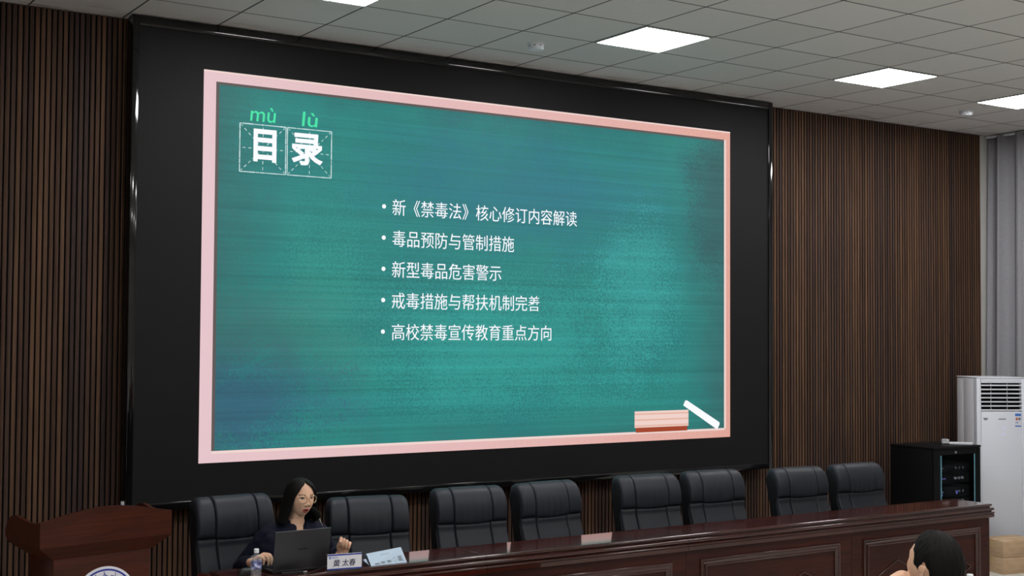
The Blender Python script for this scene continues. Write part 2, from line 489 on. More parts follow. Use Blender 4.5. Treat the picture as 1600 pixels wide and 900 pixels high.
for j in range(len(pts)-1): b.bm.faces.new((vs[0][j], vs[0][j+1], vs[1][j+1], vs[1][j])).material_index = 0
st(b.build('wall_back', ['slats', 'white_paint'], smooth=None, fix=False))
b = MB(); b.box((XR, YB, 0), (XR+.15, .15, CEIL)); st(b.build('wall_right', 'white_paint', smooth=None))
b = MB(); b.box((XL-.15, YB, 0), (XL, .15, CEIL)); st(b.build('wall_left', 'white_paint', smooth=None))
b = MB(); b.box((XL, YB-.15, 0), (XR, YB, CEIL)); st(b.build('wall_front', 'hall_wall', smooth=None))

# low stage under the head table
CAM_SCALE, CAM_SHIFT, STZ = .885, Vector((-.631, -.992, .2464)), .16      # factor and offset scaling the head table group about the camera, stage height
FB = (STZ-CAM_SHIFT.z)/CAM_SCALE                                            # stage surface in that group before the scaling
b = MB(); b.box((XL+.001, -2.72, .0005), (2.95, -.016, STZ), .006); st(b.build('stage_platform', 'stage_wood'))
# curtain along the right wall
def curt(u, v):
    y = -.036-u*3.6; z = .06+v*(CEIL-.08)
    ph = u*2*math.pi*15
    a = .042+.012*math.sin(u*31)
    x = 5.925+a*math.sin(ph+.6*math.sin(u*17)+.25*(1-v))+.012*math.sin(ph*2.3+1)
    x -= .10*(1-v)*math.exp(-u*14)
    return Vector((x, y-.012*math.sin(ph*2), z))
b = MB(); b.grid(curt, 500, 14)
me = b.mesh('curtain', 80)
me = eval_mesh(me, [('SOLIDIFY', dict(thickness=.004))])
o = link('curtain', me, 'curtain'); setp(o, 'floor length grey pleated curtain on the right side wall behind the air conditioner', 'curtain')
if not o.data.materials: o.data.materials.append(M['curtain'])
r_ = MB(); r_.tube([(5.93, -.02, CEIL-.02), (5.93, -3.7, CEIL-.02)], .014, 10); r_.build('curtain_track', 'white_plastic', o)

# ceiling lights
def light(x, y, label):
    t = empty('ceiling_light', (x, y, CEIL), label=label, cat='ceiling light', group='square ceiling panel lights')
    f = MB()
    for a, c in (((-.296, -.296), (.296, -.281)), ((-.296, .281), (.296, .296)), ((-.296, -.281), (-.281, .281)), ((.281, -.281), (.296, .281))):
        f.box((a[0], a[1], -.008), (c[0], c[1], -.0005))
    f.build('frame', 'lamp_frame', t, None)
    d = MB(); d.box((-.281, -.281, -.006), (.281, .281, -.0005)); d.build('diffuser', 'diffuser', t, None)
LL = {(-2.1, -1.5): 'lit square ceiling panel cut by the top edge above the left part of the screen',
      (.3, -1.5): 'lit square ceiling panel above the screen, largest one shown whole',
      (2.7, -1.5): 'lit square ceiling panel near the top right corner of the black screen',
      (4.5, -1.5): 'lit square ceiling panel beside the smoke detector near the curtain'}
for (x, y), l in LL.items(): light(x, y, l)
for y in (-5.1, -8.7):
    for x in (-4.5, -2.1, .3, 2.7): light(x, y, 'lit square ceiling panel over the audience seats, out of the picture')
def detector(x, y, label):
    t = empty('smoke_detector', (x, y, CEIL), label=label, cat='smoke detector')
    b = MB(); b.lathe([(0, -.012), (.062, -.012), (.066, -.006), (.066, -.0005), (0, -.0005)]); b.build('base', 'white_plastic', t)
    b = MB(); b.lathe([(0, -.052), (.036, -.052), (.05, -.046), (.056, -.034), (.058, -.0125), (0, -.0125)]); bd = b.build('body', 'white_plastic', t)
    for k in range(8):
        a = k*math.pi/4; b = MB()
        b.box((-.005, -.0584, -.024), (.005, -.054, -.018), mtx=Matrix.Rotation(a, 4, 'Z')); b.build('vent_slot', 'dark_hole', bd, None)
detector(-.307, -.93, 'round white smoke detector left of the large whole ceiling panel')
detector(4.514, -.873, 'round white smoke detector near the curtain corner')

# ------------------------------------------------------------ LED screen wall
SX0, SX1, SZ0, SZ1, SY = -2.938, 2.685, 1.03, 4.19, -.18
XC, ZC = (-2.4977+2.2327)/2, (3.916+1.2724)/2
root = empty('led_screen', (XC, SY, ZC), label='huge black wall screen showing a green chalkboard slide with Chinese writing', cat='screen')
OFF = (XC, SY, ZC)
b = MB(OFF); b.box((SX0, SY, SZ0), (SX1, -.016, SZ1)); b.build('display_panel', 'black_led', root, None)
b = MB(OFF)
b.box((SX0-.046, SY-.012, SZ0-.052), (SX0, -.016, SZ1+.03), .004)
b.build('bezel', 'bezel', root, 40)
b = MB(OFF); b.box((SX1, SY-.012, SZ0-.052), (SX1+.05, -.016, SZ1+.03), .004); b.build('bezel', 'bezel', root, 40)
b = MB(OFF); b.box((SX0, SY-.012, SZ0-.052), (SX1, -.016, SZ0), .004); b.build('bezel', 'bezel', root, 40)
b = MB(OFF); b.box((SX0, SY-.012, SZ1-.035), (SX1, -.016, SZ1+.03), .004); b.build('bezel', 'bezel', root, 40)
# slide
px0, px1, pz0, pz1 = -2.4977, 2.2327, 1.2724, 3.9161
ix0, ix1, iz0, iz1 = -2.4115, 2.168, 1.347, 3.842
def rect_ring(b, o, i, y0, y1):
    (a0, a1, c0, c1), (d0, d1, e0, e1) = o, i
    P = [[(a0, c0), (a1, c0), (d1, e0), (d0, e0)], [(a1, c0), (a1, c1), (d1, e1), (d1, e0)], [(a1, c1), (a0, c1), (d0, e1), (d1, e1)], [(a0, c1), (a0, c0), (d0, e0), (d0, e1)]]
    for q in P: b.prism(q, (y0, y1))
b = MB(OFF); b.box((ix0, SY-.002, iz0), (ix1, SY-.0005, iz1)); b.build('slide_board', 'e_board', root, None)
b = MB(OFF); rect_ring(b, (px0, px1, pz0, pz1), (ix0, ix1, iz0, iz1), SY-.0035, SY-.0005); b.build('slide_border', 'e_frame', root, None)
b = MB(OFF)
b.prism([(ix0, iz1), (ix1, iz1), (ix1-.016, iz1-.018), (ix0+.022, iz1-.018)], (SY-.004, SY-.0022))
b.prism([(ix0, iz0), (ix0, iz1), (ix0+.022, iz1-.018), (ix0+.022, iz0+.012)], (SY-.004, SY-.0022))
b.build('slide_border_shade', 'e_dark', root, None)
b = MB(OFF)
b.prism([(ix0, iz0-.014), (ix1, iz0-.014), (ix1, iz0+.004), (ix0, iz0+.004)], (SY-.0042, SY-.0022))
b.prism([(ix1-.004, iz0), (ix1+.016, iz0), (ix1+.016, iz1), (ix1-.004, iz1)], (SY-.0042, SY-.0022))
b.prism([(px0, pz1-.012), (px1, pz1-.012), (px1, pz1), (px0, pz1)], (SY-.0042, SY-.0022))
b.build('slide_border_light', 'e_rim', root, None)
TY = SY-.0025
def txt(name, m, *a, **k):
    me = text_fit(*a, off=OFF, **k); me.name = name; return link(name, me, m, root)
txt('slide_title', 'e_white', '目', -2.140, -1.972, 3.322, 3.548, TY, bold=.03)
txt('slide_title', 'e_white', '录', -1.858, -1.621, 3.322, 3.548, TY, bold=.026)
txt('slide_pinyin', 'e_green', 'mù', -2.163, -1.98, 3.598, 3.70, TY, bold=.004, shear=.08)
txt('slide_pinyin', 'e_green', 'lù', -1.780, -1.664, 3.597, 3.70, TY, bold=.004, shear=.08)
rr = random.Random(3)
def chalk(p, q, wd=.007, dash=None):
    p = Vector((p[0], p[1])); q = Vector((q[0], q[1])); L = (q-p).length; d = (q-p)/L; nn = Vector((-d.y, d.x)); s = 0
    while s < L-1e-4:
        e = min(L, s+(dash[0] if dash else rr.uniform(.02, .05)))
        ww = wd*rr.uniform(.7, 1.15)/2
        A = p+d*s; B = p+d*e
        b.prism([tuple(A-nn*ww), tuple(B-nn*ww), tuple(B+nn*ww), tuple(A+nn*ww)], (TY-.001, TY))
        s = e+(dash[1] if dash else rr.choice((0, 0, 0, .004)))
for (a0, a1, c0, c1) in ((-2.239, -1.903, 3.246, 3.577), (-1.891, -1.555, 3.246, 3.577)):
    b = MB(OFF)
    for p, q in (((a0, c0), (a1, c0)), ((a1, c0), (a1, c1)), ((a1, c1), (a0, c1)), ((a0, c1), (a0, c0))): chalk(p, q)
    m_ = ((a0+a1)/2, (c0+c1)/2); dd = (.022, .02)
    for q in ((a0, c0), (a1, c0), (a0, c1), (a1, c1)):
        v = Vector((q[0]-m_[0], q[1]-m_[1])); chalk(m_, (m_[0]+v.x*.94, m_[1]+v.y*.94), .005, dd)
    for q in ((a0, m_[1]), (a1, m_[1]), (m_[0], c0), (m_[0], c1)): chalk(m_, q, .005, dd)
    b.build('slide_title_grid', 'e_soft', root, None)
LINES = [('新《禁毒法》核心修订内容解读', -1.063, .595, 3.068), ('毒品预防与管制措施', -1.061, -.002, 2.840), ('新型毒品危害警示', -1.062, -.117, 2.613), ('戒毒措施与帮扶机制完善', -1.061, .241, 2.386), ('高校禁毒宣传教育重点方向', -1.059, .352, 2.157)]
for t_, x0_, x1_, zc_ in LINES:
    txt('slide_text', 'e_white', t_, x0_, x1_, zc_-.060, zc_+.060, TY, bold=-.002)
    b = MB(OFF); b.prism([(-1.132+.016*math.cos(a*.3927), zc_+.002+.016*math.sin(a*.3927)) for a in range(16)], (TY-.0015, TY)); b.build('slide_bullet', 'e_white', root, None)
b = MB(OFF); b.prism([(1.185, 1.384), (1.761, 1.384), (1.761, 1.5185), (1.185, 1.5185)], (TY-.003, TY-.0021)); b.build('slide_eraser', 'e_eraser', root, None)
b = MB(OFF); b.prism([(1.198, 1.345), (1.748, 1.345), (1.748, 1.384), (1.198, 1.384)], (TY-.003, TY-.0021)); b.build('slide_eraser_felt', 'e_brown', root, None)
b = MB(OFF); b.prism([(1.704, 1.556), (1.727, 1.597), (1.745, 1.597), (2.108, 1.402), (2.110, 1.385), (2.088, 1.347), (2.072, 1.347)], (TY-.003, TY-.0021)); b.build('slide_chalk', 'e_white', root, None)
# small white clip on the side of the screen frame
t = empty('cable_clip', (-2.985, -.16, 1.035), label='small white clip on the lower left side of the black screen frame', cat='clip')
b = MB(); b.box((-.014, -.018, -.016), (.0005, .018, .016), .003); b.build('clip_body', 'white_plastic', t)
b = MB(); b.box((-.018, -.006, -.012), (-.0138, .006, .012), .001); b.build('latch', 'white_plastic', t)

# ------------------------------------------------------------ conference tables
TZ = .76; TR, TF = -1.28, -1.64; TW = 1.647; TX0 = -2.80
def corn(y):  # cornice profile (distance in front of the body, height)
    P = [(0, TZ)]
    def bead(d, z, r, n=7): P.extend((d+r*math.cos(math.pi/2-k*math.pi/(n-1)), z+r*math.sin(math.pi/2-k*math.pi/(n-1))) for k in range(n))
    bead(.004, TZ-.011, .011); P.append((.003, TZ-.026)); P.append((.003, TZ-.030))
    bead(.014, TZ-.044, .013); P.append((.012, TZ-.060)); P.append((.012, TZ-.064))
    bead(.022, TZ-.073, .008, 5); P.extend([(.027, TZ-.082), (.027, TZ-.108), (.022, TZ-.112), (0, TZ-.112)])
    return P
def table(i, label):
    x0 = TX0+i*TW+.0015; x1 = TX0+(i+1)*TW-.0015; t = empty('conference_table', ((x0+x1)/2, (TR+TF)/2, FB), label=label, cat='table', group='row of mahogany head tables')
    O = t.location; W = x1-x0; yf = TF
    b = MB(O)
    b.box((x0, yf, TZ-.03), (x1, TR, TZ), .003)
    b.build('table_top', 'top_wood', t, None)
    b = MB(O); pr = corn(0)
    wrapL, wrapR = (i == 0), (i == 3)
    # front moulding, mitred at the free ends
    A = []; B = []
    for d, z in pr:
        A.append(b.bm.verts.new((x0-(d if wrapL else 0), yf-d, z))); B.append(b.bm.verts.new((x1+(d if wrapR else 0), yf-d, z)))
    for k in range(len(pr)): b.bm.faces.new((A[k], B[k], B[(k+1) % len(pr)], A[(k+1) % len(pr)]))
    for fl, xx, sg, V in ((wrapL, x0, -1, A), (wrapR, x1, 1, B)):
        if fl:
            Cv = [b.bm.verts.new((xx+sg*d, TR, z)) for d, z in pr]
            for k in range(len(pr)): b.bm.faces.new((V[k], Cv[k], Cv[(k+1) % len(pr)], V[(k+1) % len(pr)]))
            b.bm.faces.new(Cv)
        else: b.bm.faces.new(V)
    b.build('cornice', 'mould_wood', t, 50)
    b = MB(O); b.box((x0, yf+.004, FB), (x1, yf+.026, TZ-.03)); b.build('front_panel', 'table_wood', t, None)
    for a in (x0+.0005, x1-.0235):
        b = MB(O); b.box((a, yf+.026, FB), (a+.023, TR-.004, TZ-.03), .002); b.build('side_panel', 'table_wood', t)
    b = MB(O); b.box((x0+.03, TR-.29, .45), (x1-.03, TR-.03, .465)); b.build('inner_shelf', 'table_wood', t, None)
    fx0, fx1, fz0, fz1 = x0+.125, x1-.125, .04, .585
    b = MB(O)
    def mould(o, i_, y):     # raised bevelled frame
        (a0, a1, c0, c1), (d0, d1, e0, e1) = o, i_
        def off(t): return (a0+t, a1-t, c0+t, c1-t)
        rect = [(off(0), y)]+[(off(.012-.012*math.cos(k*math.pi/8)), y-.016*math.sin(k*math.pi/8)) for k in range(1, 8)]+[(off(.024), y-.005)]
        e = d0-a0
        rect += [(off(e-.018), y-.005)]+[(off(e-.009-.009*math.cos(k*math.pi/6)), y-.005-.009*math.sin(k*math.pi/6)) for k in range(1, 6)]+[(off(e), y)]
        rings = [[b.bm.verts.new(p) for p in ((q[0], yy, q[2]), (q[1], yy, q[2]), (q[1], yy, q[3]), (q[0], yy, q[3]))] for q, yy in rect]
        for P, Q in zip(rings, rings[1:]):
            for k in range(4): b.bm.faces.new((P[k], P[(k+1) % 4], Q[(k+1) % 4], Q[k]))
    mould((fx0, fx1, fz0, fz1), (fx0+.062, fx1-.062, fz0+.062, fz1-.068), yf+.004)
    b.build('panel_frame', 'mould_wood', t, 55)
    for cx in (fx0+.385, fx1-.385):
        b = MB(O); cz, hw, hh = .265, .285, .14
        for s in (1,):
            P = [(cx-hw, cz), (cx, cz+hh), (cx+hw, cz), (cx, cz-hh)]
            k1, k2 = .93, .84
            rr_ = [[b.bm.verts.new((cx+(px-cx)*k, y, cz+(pz-cz)*k)) for px, pz in P] for k, y in ((1, yf+.004), (.988, yf-.003), (.965, yf-.007), (.935, yf-.008), (.905, yf-.007), (.882, yf-.003), (.87, yf+.004))]
            for A_, B_ in zip(rr_, rr_[1:]):
                for k in range(4): b.bm.faces.new((A_[k], A_[(k+1) % 4], B_[(k+1) % 4], B_[k]))
        b.build('diamond_moulding', 'mould_wood', t, 60)
    b = MB(O); b.box((x0, yf-.008, FB), (x1, yf+.004, -.01), .003); b.build('plinth', 'table_wood', t)
for i, l in enumerate(('dark red wooden head table with the laptop and name card on it', 'dark red wooden head table section just right of the leaflet, before the third chair', 'dark red wooden head table section before the fifth and sixth chairs', 'dark red wooden head table section at the right end, behind the seated man')):
    table(i, l)

# ------------------------------------------------------------ chairs
def prof_pt(s):
    """side profile of the chair back front surface: s 0 at the seat .. 1 over the top to the rear"""
    P = [(-.025, .44), (-.045, .55), (-.04, .66), (-.02, .75), (-.012, .80), (-.03, .86), (-.040, .93), (-.034, .99), (-.012, 1.035), (.025, 1.055), (.065, 1.05), (.09, 1.02)]
    f = s*(len(P)-1); k = min(int(f), len(P)-2); t = f-k
    p0 = P[max(k-1, 0)]; p1 = P[k]; p2 = P[k+1]; p3 = P[min(k+2, len(P)-1)]
    c = [.5*((2*p1[j])+(-p0[j]+p2[j])*t+(2*p0[j]-5*p1[j]+4*p2[j]-p3[j])*t*t+(-p0[j]+3*p1[j]-3*p2[j]+p3[j])*t**3) for j in (0, 1)]
    return c
RECL = .15
def corner(x, y, z):
    d = max(0, abs(x)-.225)/.05; t = max(0, min(1, (z-.88)/.14))
    return Vector((x, y, z-.026*d*d*t))
def pad(xa, xb, s0, s1, puff, nx=15, ns=22, bow=0, wr=0):
    """cushion on the back profile; edges sink into seams"""
    b = MB(); front = []
    def at(u, v, lift):
        s = s0+(s1-s0)*v
        if bow and v < .5: s -= bow*(1-(2*u-1)**2)*(1-2*v)
        y, z = prof_pt(s); y2, z2 = prof_pt(min(s+.01, 1)); y1, z1 = prof_pt(max(s-.01, 0))
        ty, tz = y2-y1, z2-z1; L = math.hypot(ty, tz); ny, nz = -tz/L, ty/L
        eu = 1-abs(2*u-1)**(2*max(6, .55*(xb-xa)/.006)); ev = 1-abs(2*v-1)**24
        h = puff*min(eu, 1)*min(ev, 1)*1.0
        if wr: h += wr*math.sin(u*math.pi*11)*math.exp(-((v-.12)/.16)**2)*eu*.5
        h = lift if lift < 0 else h
        y += ny*h; z += nz*h
        return corner(xa+(xb-xa)*u, y+(z-.45)*RECL, z)
    V = b.grid(lambda u, v: at(u, v, 0), nx, ns)
    Bk = b.grid(lambda u, v: at(u, v, -.03), nx, ns)
    for i in range(nx-1):
        b.bm.faces.new((V[i][0], V[i+1][0], Bk[i+1][0], Bk[i][0])); b.bm.faces.new((V[i][-1], Bk[i][-1], Bk[i+1][-1], V[i+1][-1]))
    for j in range(ns-1):
        b.bm.faces.new((V[0][j], Bk[0][j], Bk[0][j+1], V[0][j+1])); b.bm.faces.new((V[-1][j], V[-1][j+1], Bk[-1][j+1], Bk[-1][j]))
    return b
def make_chair():
    t = empty('executive_chair', (0, 0, 0), cat='chair', group='black leather executive chairs along the table')
    W = .275
    # back shell with dark sides
    out = []
    for k in range(25):
        s = k/24; y, z = prof_pt(s); out.append((y+.008+(z-.45)*RECL, z-(.012 if s > .7 else 0)))
    for (y, z) in ((.100, .97), (.085, .80), (.075, .62), (.07, .46)): out.append((y+(z-.45)*RECL, z))
    b = MB()
    secs = []
    for x, k in ((-W, .9), (-W+.006, .97), (-W+.02, 1), (-.235, 1), (-.21, 1), (.21, 1), (.235, 1), (W-.02, 1), (W-.006, .97), (W, .9)):
        cy = sum(p[0] for p in out)/len(out); cz = .72
        tap = lambda z: 1.0+.05*max(0, (.85-z))/.4
        secs.append([b.bm.verts.new(corner(x*tap(z), cy+(z-.72)*.22+(y-cy-(z-.72)*.22)*k, cz+(z-cz)*(1-(1-k)*.18))) for y, z in out])
    for A, B in zip(secs, secs[1:]):
        for j in range(len(out)): b.bm.faces.new((A[j], A[(j+1) % len(out)], B[(j+1) % len(out)], B[j]))
    b.bm.faces.new(secs[0]); b.bm.faces.new(list(reversed(secs[-1])))
    b.build('back_shell', 'leather_side', t, 40)
    sa = .42
    for nm, xa, xb in (('headrest_side', -W+.004, -.150), ('headrest_side', .150, W-.004)): pad(xa, xb, sa, .97, .017, 19).build(nm, 'leather', t, 60)
    pad(-.149, .149, sa, .97, .0195, 41, 40, .018, .004).build('headrest', 'leather', t, 60)
    for nm, xa, xb in (('back_side', -W+.004, -.140), ('back_side', .140, W-.004)): pad(xa, xb, .0, sa-.003, .013, 19).build(nm, 'leather', t, 60)
    pad(-.139, .139, .0, sa-.003, .017, 41, 36, 0, 0).build('back_cushion', 'leather', t, 60)
    # seat
    b = MB()
    b.box((-.255, -.41, .37), (.255, .01, .47), .04, 4); b.build('seat', 'leather', t, 50)
    b = MB(); b.box((-.25, -.39, .34), (.25, 0, .372), .01); b.build('seat_base', 'black_plastic', t)
    for sx in (-1, 1):
        b = MB(); x = sx*.285
        b.tube([(x, .055, .58), (x, -.05, .635), (x, -.18, .645), (x, -.29, .635), (x, -.355, .60), (x, -.345, .53), (x, -.27, .46), (x, -.24, .36)], [.02, .024, .026, .026, .024, .022, .02, .018], 12)
        b.tube([(x, -.24, .372), (sx*.2, -.24, .355)], .014, 8)
        a = b.build('armrest', 'arm_wood', t, 50)
    b = MB(); b.tube([(0, -.19, .09+FB), (0, -.19, .345)], .028, 14); b.build('gas_column', 'black_plastic', t)
    for k in range(5):
        a = k*2*math.pi/5+.3; d = Vector((math.cos(a), math.sin(a), 0)); c = Vector((0, -.19, .1+FB))
        b = MB(); b.tube([c, c+d*.12-Vector((0, 0, .012)), c+d*.20-Vector((0, 0, .035))], [.024, .02, .015], 8); lg = b.build('base_leg', 'black_plastic', t)
        b = MB(); e = c+d*.195; q = Vector((-d.y, d.x, 0))
        b.tube([Vector((e.x, e.y, .0265+FB))-q*.022, Vector((e.x, e.y, .0265+FB))+q*.022], .026, 14); b.build('caster', 'black_plastic', lg)
    return t
CH = [(-2.475, 3, 'black leather executive chair the woman at the laptop is sitting on'),
      (-1.555, -12, 'empty black leather chair beside the speaking woman, behind the leaflet'),
      (-.755, -4, 'left black leather chair of the pair behind the second table section'),
      (-.085, 3, 'right black leather chair of the pair behind the second table section'),
      (.835, -5, 'left black leather chair of the pair just left of the lower right screen corner'),
      (1.505, -4, 'right black leather chair of the pair just left of the lower right screen corner'),
      (2.445, -4, 'left black leather chair of the pair nearest the black equipment rack'),
      (3.145, -3, 'black leather chair standing right next to the black equipment rack')]
proto = make_chair()
CSZ = (1.04, .985, 1, 1, 1, 1, .98, .98)
for k, (x, a, l) in enumerate(CH):
    o = proto if k == 0 else copy_tree(proto)
    o.location = (x, -.865, FB*(1-CSZ[k])); o.rotation_euler = (0, 0, R(a)); o.scale = (.94 if k == 0 else 1, 1, CSZ[k]); o['label'] = l

# ------------------------------------------------------------ lectern
A0 = Vector((-3.877, -1.754, 0))
lt = empty('lectern', A0, math.atan2(.207, .978), label='reddish brown wooden lectern with arched top board and round white emblem', cat='lectern')
LW, LD, LB = .748, .41, 1.043
b = MB()   # front board, arched top
out = [(0, LB), (LW, LB)]
for k in range(25):
    u = 1-k/24; out.append((LW*u, 1.176+.062*math.sin(math.pi*(.06+.88*u))**1.3-.012))
b.prism(out, (0, .022)); b.build('front_board', 'lectern_wood', lt, 30)
sd = [(0.022, LB), (LD-.04, LB), (LD-.005, LB+.02), (LD, LB+.05), (LD-.025, LB+.10), (LD-.07, LB+.133), (LD-.12, LB+.142), (LD-.2, LB+.128), (.12, LB+.118), (.022, LB+.122)]
for x in (0, LW-.02):
    b = MB(); b.prism(sd, (x, x+.02), fn=lambda u, v, w: (w, u, v)); b.build('side_board', 'lectern_wood', lt, 30)
b = MB(); b.box((.02, .022, LB+.008), (LW-.02, LD-.02, LB+.028)); b.build('reading_top', 'lectern_wood', lt, None)
b = MB()
Rg = [[(0, 0, LB), (LW, 0, LB), (LW, LD-.03, LB), (0, LD-.03, LB)], [(.012, .008, LB-.012), (LW-.012, .008, LB-.012), (LW-.012, LD-.035, LB-.012), (.012, LD-.035, LB-.012)], [(.095, .048, LB-.072), (LW-.095, .048, LB-.072), (LW-.095, LD-.06, LB-.072), (.095, LD-.06, LB-.072)]]
rv = [[b.bm.verts.new(p) for p in q] for q in Rg]
for P, Q in zip(rv, rv[1:]):
    for k in range(4): b.bm.faces.new((P[k], P[(k+1) % 4], Q[(k+1) % 4], Q[k]))
b.bm.faces.new(rv[0]); b.bm.faces.new(rv[-1])
b.build('tray_moulding', 'lectern_wood', lt, 20)
b = MB(); b.box((.1, .054, FB+.09), (LW-.1, LD-.06, LB-.07), .004); b.build('body', 'lectern_wood', lt)
b = MB(); b.box((.05, .02, FB), (LW-.05, LD, FB+.092), .008); b.build('plinth', 'lectern_wood', lt)
# emblem
ec = (.385, .054, .718); er = .185
e_ = MB(); e_.prism([(ec[0]+er*math.cos(a*math.pi/32), ec[2]+er*math.sin(a*math.pi/32)) for a in range(64)], (.048, .0538)); em = e_.build('emblem', 'card_white', lt, 30)
def ringm(b, r0, r1, y0, y1, n=64):
    for k in range(n):
        a, c = 2*math.pi*k/n, 2*math.pi*(k+1)/n
        b.prism([(ec[0]+r*math.cos(t), ec[2]+r*math.sin(t)) for r, t in ((r0, a), (r1, a), (r1, c), (r0, c))], (y0, y1))
for r0, r1 in ((.163, .172), (.108, .112)):
    b = MB(); ringm(b, r0, r1, .0465, .0479); b.build('emblem_ring', 'blue_ink', em, None)
b = MB(); rq = random.Random(11)
for k in range(-3, 4):      # brush strokes of the worn lettering around the ring
    a = math.pi/2-k*.36
    for q in range(3):
        r0 = .124+.009*q; c = (ec[0]+(r0+.006)*math.cos(a+rq.uniform(-.05, .05)), ec[2]+(r0+.006)*math.sin(a+rq.uniform(-.05, .05)))
        d = Vector((math.cos(a+rq.uniform(-.5, .5)+(q % 2)*1.5), math.sin(a+rq.uniform(-.5, .5)+(q % 2)*1.5)))*.011; nn = Vector((-d.y, d.x))*.22
        C_ = Vector(c); b.prism([tuple(C_-d-nn), tuple(C_+d-nn*.6), tuple(C_+d+nn*.6), tuple(C_-d+nn)], (.0465, .0479))
b.build('emblem_lettering', 'blue_ink', em, None)
b = MB(); b.prism([(ec[0]+.07*math.cos(a), ec[2]+.07*math.sin(a)) for a in [k*math.pi/16 for k in range(32)]], (.0465, .0479)); b.build('emblem_centre', 'blue_ink', em, None)

# ------------------------------------------------------------ things on the table
# laptop
LA = R(2); lp = empty('laptop', (-2.362, -1.560, TZ), LA, label='open dark grey laptop in front of the speaking woman', cat='laptop')
b = MB(); b.box((-.177, .004, .001), (.177, .240, .016), .004); b.build('keyboard_base', 'laptop', lp)
b = MB(); b.box((-.15, .03, .0155), (.15, .13, .0175)); b.build('keys', 'black_plastic', lp, None)
tilt = Matrix.Translation((0, .004, .012)) @ Matrix.Rotation(R(8), 4, 'X')
b = MB(); b.box((-.178, -.004, 0), (.178, .003, .233), .0028, 2, tilt); lid = b.build('screen_lid', 'laptop', lp)
b = MB(); b.box((-.177, -.0045, .2315), (.177, .0032, .2342), 0, 2, tilt); b.build('lid_edge', 'laptop_edge', lid, None)
b = MB(); b.box((-.163, .0028, .012), (.163, .0042, .225), 0, 2, tilt); b.build('display', 'screen_glow', lid, None)
me = text_fit('HUAWEI', -.03, .03, .118, .1265, -.0042, bold=.012, thick=.0006); me.transform(tilt); link('lid_lettering', me, 'foam', lid)
b = MB(); b.tube([(-.15, .004, .012), (.15, .004, .012)], .006, 10); b.build('hinge', 'black_plastic', lp)
# bottle
bt = empty('water_bottle', (-2.655, -1.605, TZ), label='small clear water bottle with white cap left of the laptop', cat='bottle')
b = MB(); b.lathe([(0, .001), (.026, .001), (.030, .006), (.0305, .03), (.029, .034), (.0305, .038), (.0305, .085), (.0305, .116), (.028, .122), (.016, .130), (.0135, .134), (.0125, .139), (0, .139)], seg=32); b.build('bottle_body', 'clear', bt, 50)
b = MB(); b.lathe([(.0308, .05), (.0311, .05), (.0311, .095), (.0308, .095)], seg=32); lab = b.build('label', 'bottle_label' if 'bottle_label' in M else 'card_white', bt, 50)
def lab_mat():
    m = mat('bottle_label_print', rgb(200, 205, 230), .4); n = N(m); f = n.noise(n.mapping(n.coord(), (40, 40, 40)), 1, 2)
    n.base(n.ramp(f, [(.40, rgb(215, 215, 235)), (.52, rgb(110, 125, 190)), (.62, rgb(80, 70, 100))])); n.b.inputs['Alpha'].default_value = .8; return m
lab.data.materials[0] = lab_mat()
b = MB(); b.lathe([(0, .162), (.012, .162), (.0145, .160), (.0145, .1395), (0, .1395)], seg=24); b.build('cap', 'white_plastic', bt, 40)
# mouse
ms = empty('computer_mouse', (-2.668, -1.482, TZ), R(-72), label='black computer mouse behind the small water bottle', cat='computer mouse')
b = MB()
b.grid(lambda u, v: Vector((.031*math.cos(2*math.pi*u)*math.sin(math.pi*v/2)**.7, .055*math.sin(2*math.pi*u)*math.sin(math.pi*v/2)**.7, .001+.036*math.cos(math.pi*v/2)**.75)), 28, 12, True); b.build('shell', 'black_plastic', ms, 80)
b = MB(); b.tube([(-.004, .03, .029), (.004, .03, .029)], .008, 12); b.build('wheel', 'floor_dark', ms)
# name plate: acrylic stand with a printed card
NA = R(-8); npo = empty('name_plate', (-2.122, -1.638, TZ), NA, label='white desk name plate with blue stripes and brushed Chinese name', cat='name plate')
b = MB(); b.box((-.108, -.004, .001), (.108, -.0025, .097)); b.box((-.108, .0025, .001), (.108, .004, .097)); b.box((-.108, -.0025, .001), (.108, .0025, .004)); b.box((-.108, -.012, .0005), (.108, .010, .003)); b.build('acrylic_stand', 'acrylic', npo, None)
b = MB(); b.box((-.105, -.0058, .003), (.105, -.0042, .095)); cd = b.build('card', 'card_white', npo, None)
b = MB(); b.box((-.105, -.0066, .0845), (.105, -.0058, .0925)); b.box((-.105, -.0066, .0035), (.105, -.0058, .0105)); b.build('blue_stripe', 'blue_ink', cd, None)
for ch, xa, bo in (('黄', -.069, .012), ('太', -.015, .012), ('春', .027, .012)):
    me = text_fit(ch, xa, xa+.041, .021, .062, -.0059, bold=bo, shear=.12, thick=.0005); link('name_lettering', me, 'navy_ink', cd)
b = MB(); b.prism([(-.089+.007*math.cos(k*.3927), .0735+.007*math.sin(k*.3927)) for k in range(16)], (-.0066, -.0058)); b.build('round_mark', 'pale_ink', cd, None)
b = MB(); b.box((-.078, -.0065, .0735), (-.068, -.0058, .0775)); b.box((-.066, -.0065, .0735), (-.056, -.0058, .0775)); b.box((-.053, -.0065, .074), (-.04, -.0058, .077)); b.box((-.078, -.0065, .0695), (-.042, -.0058, .0712)); b.build('small_print', 'pale_ink', cd, None)
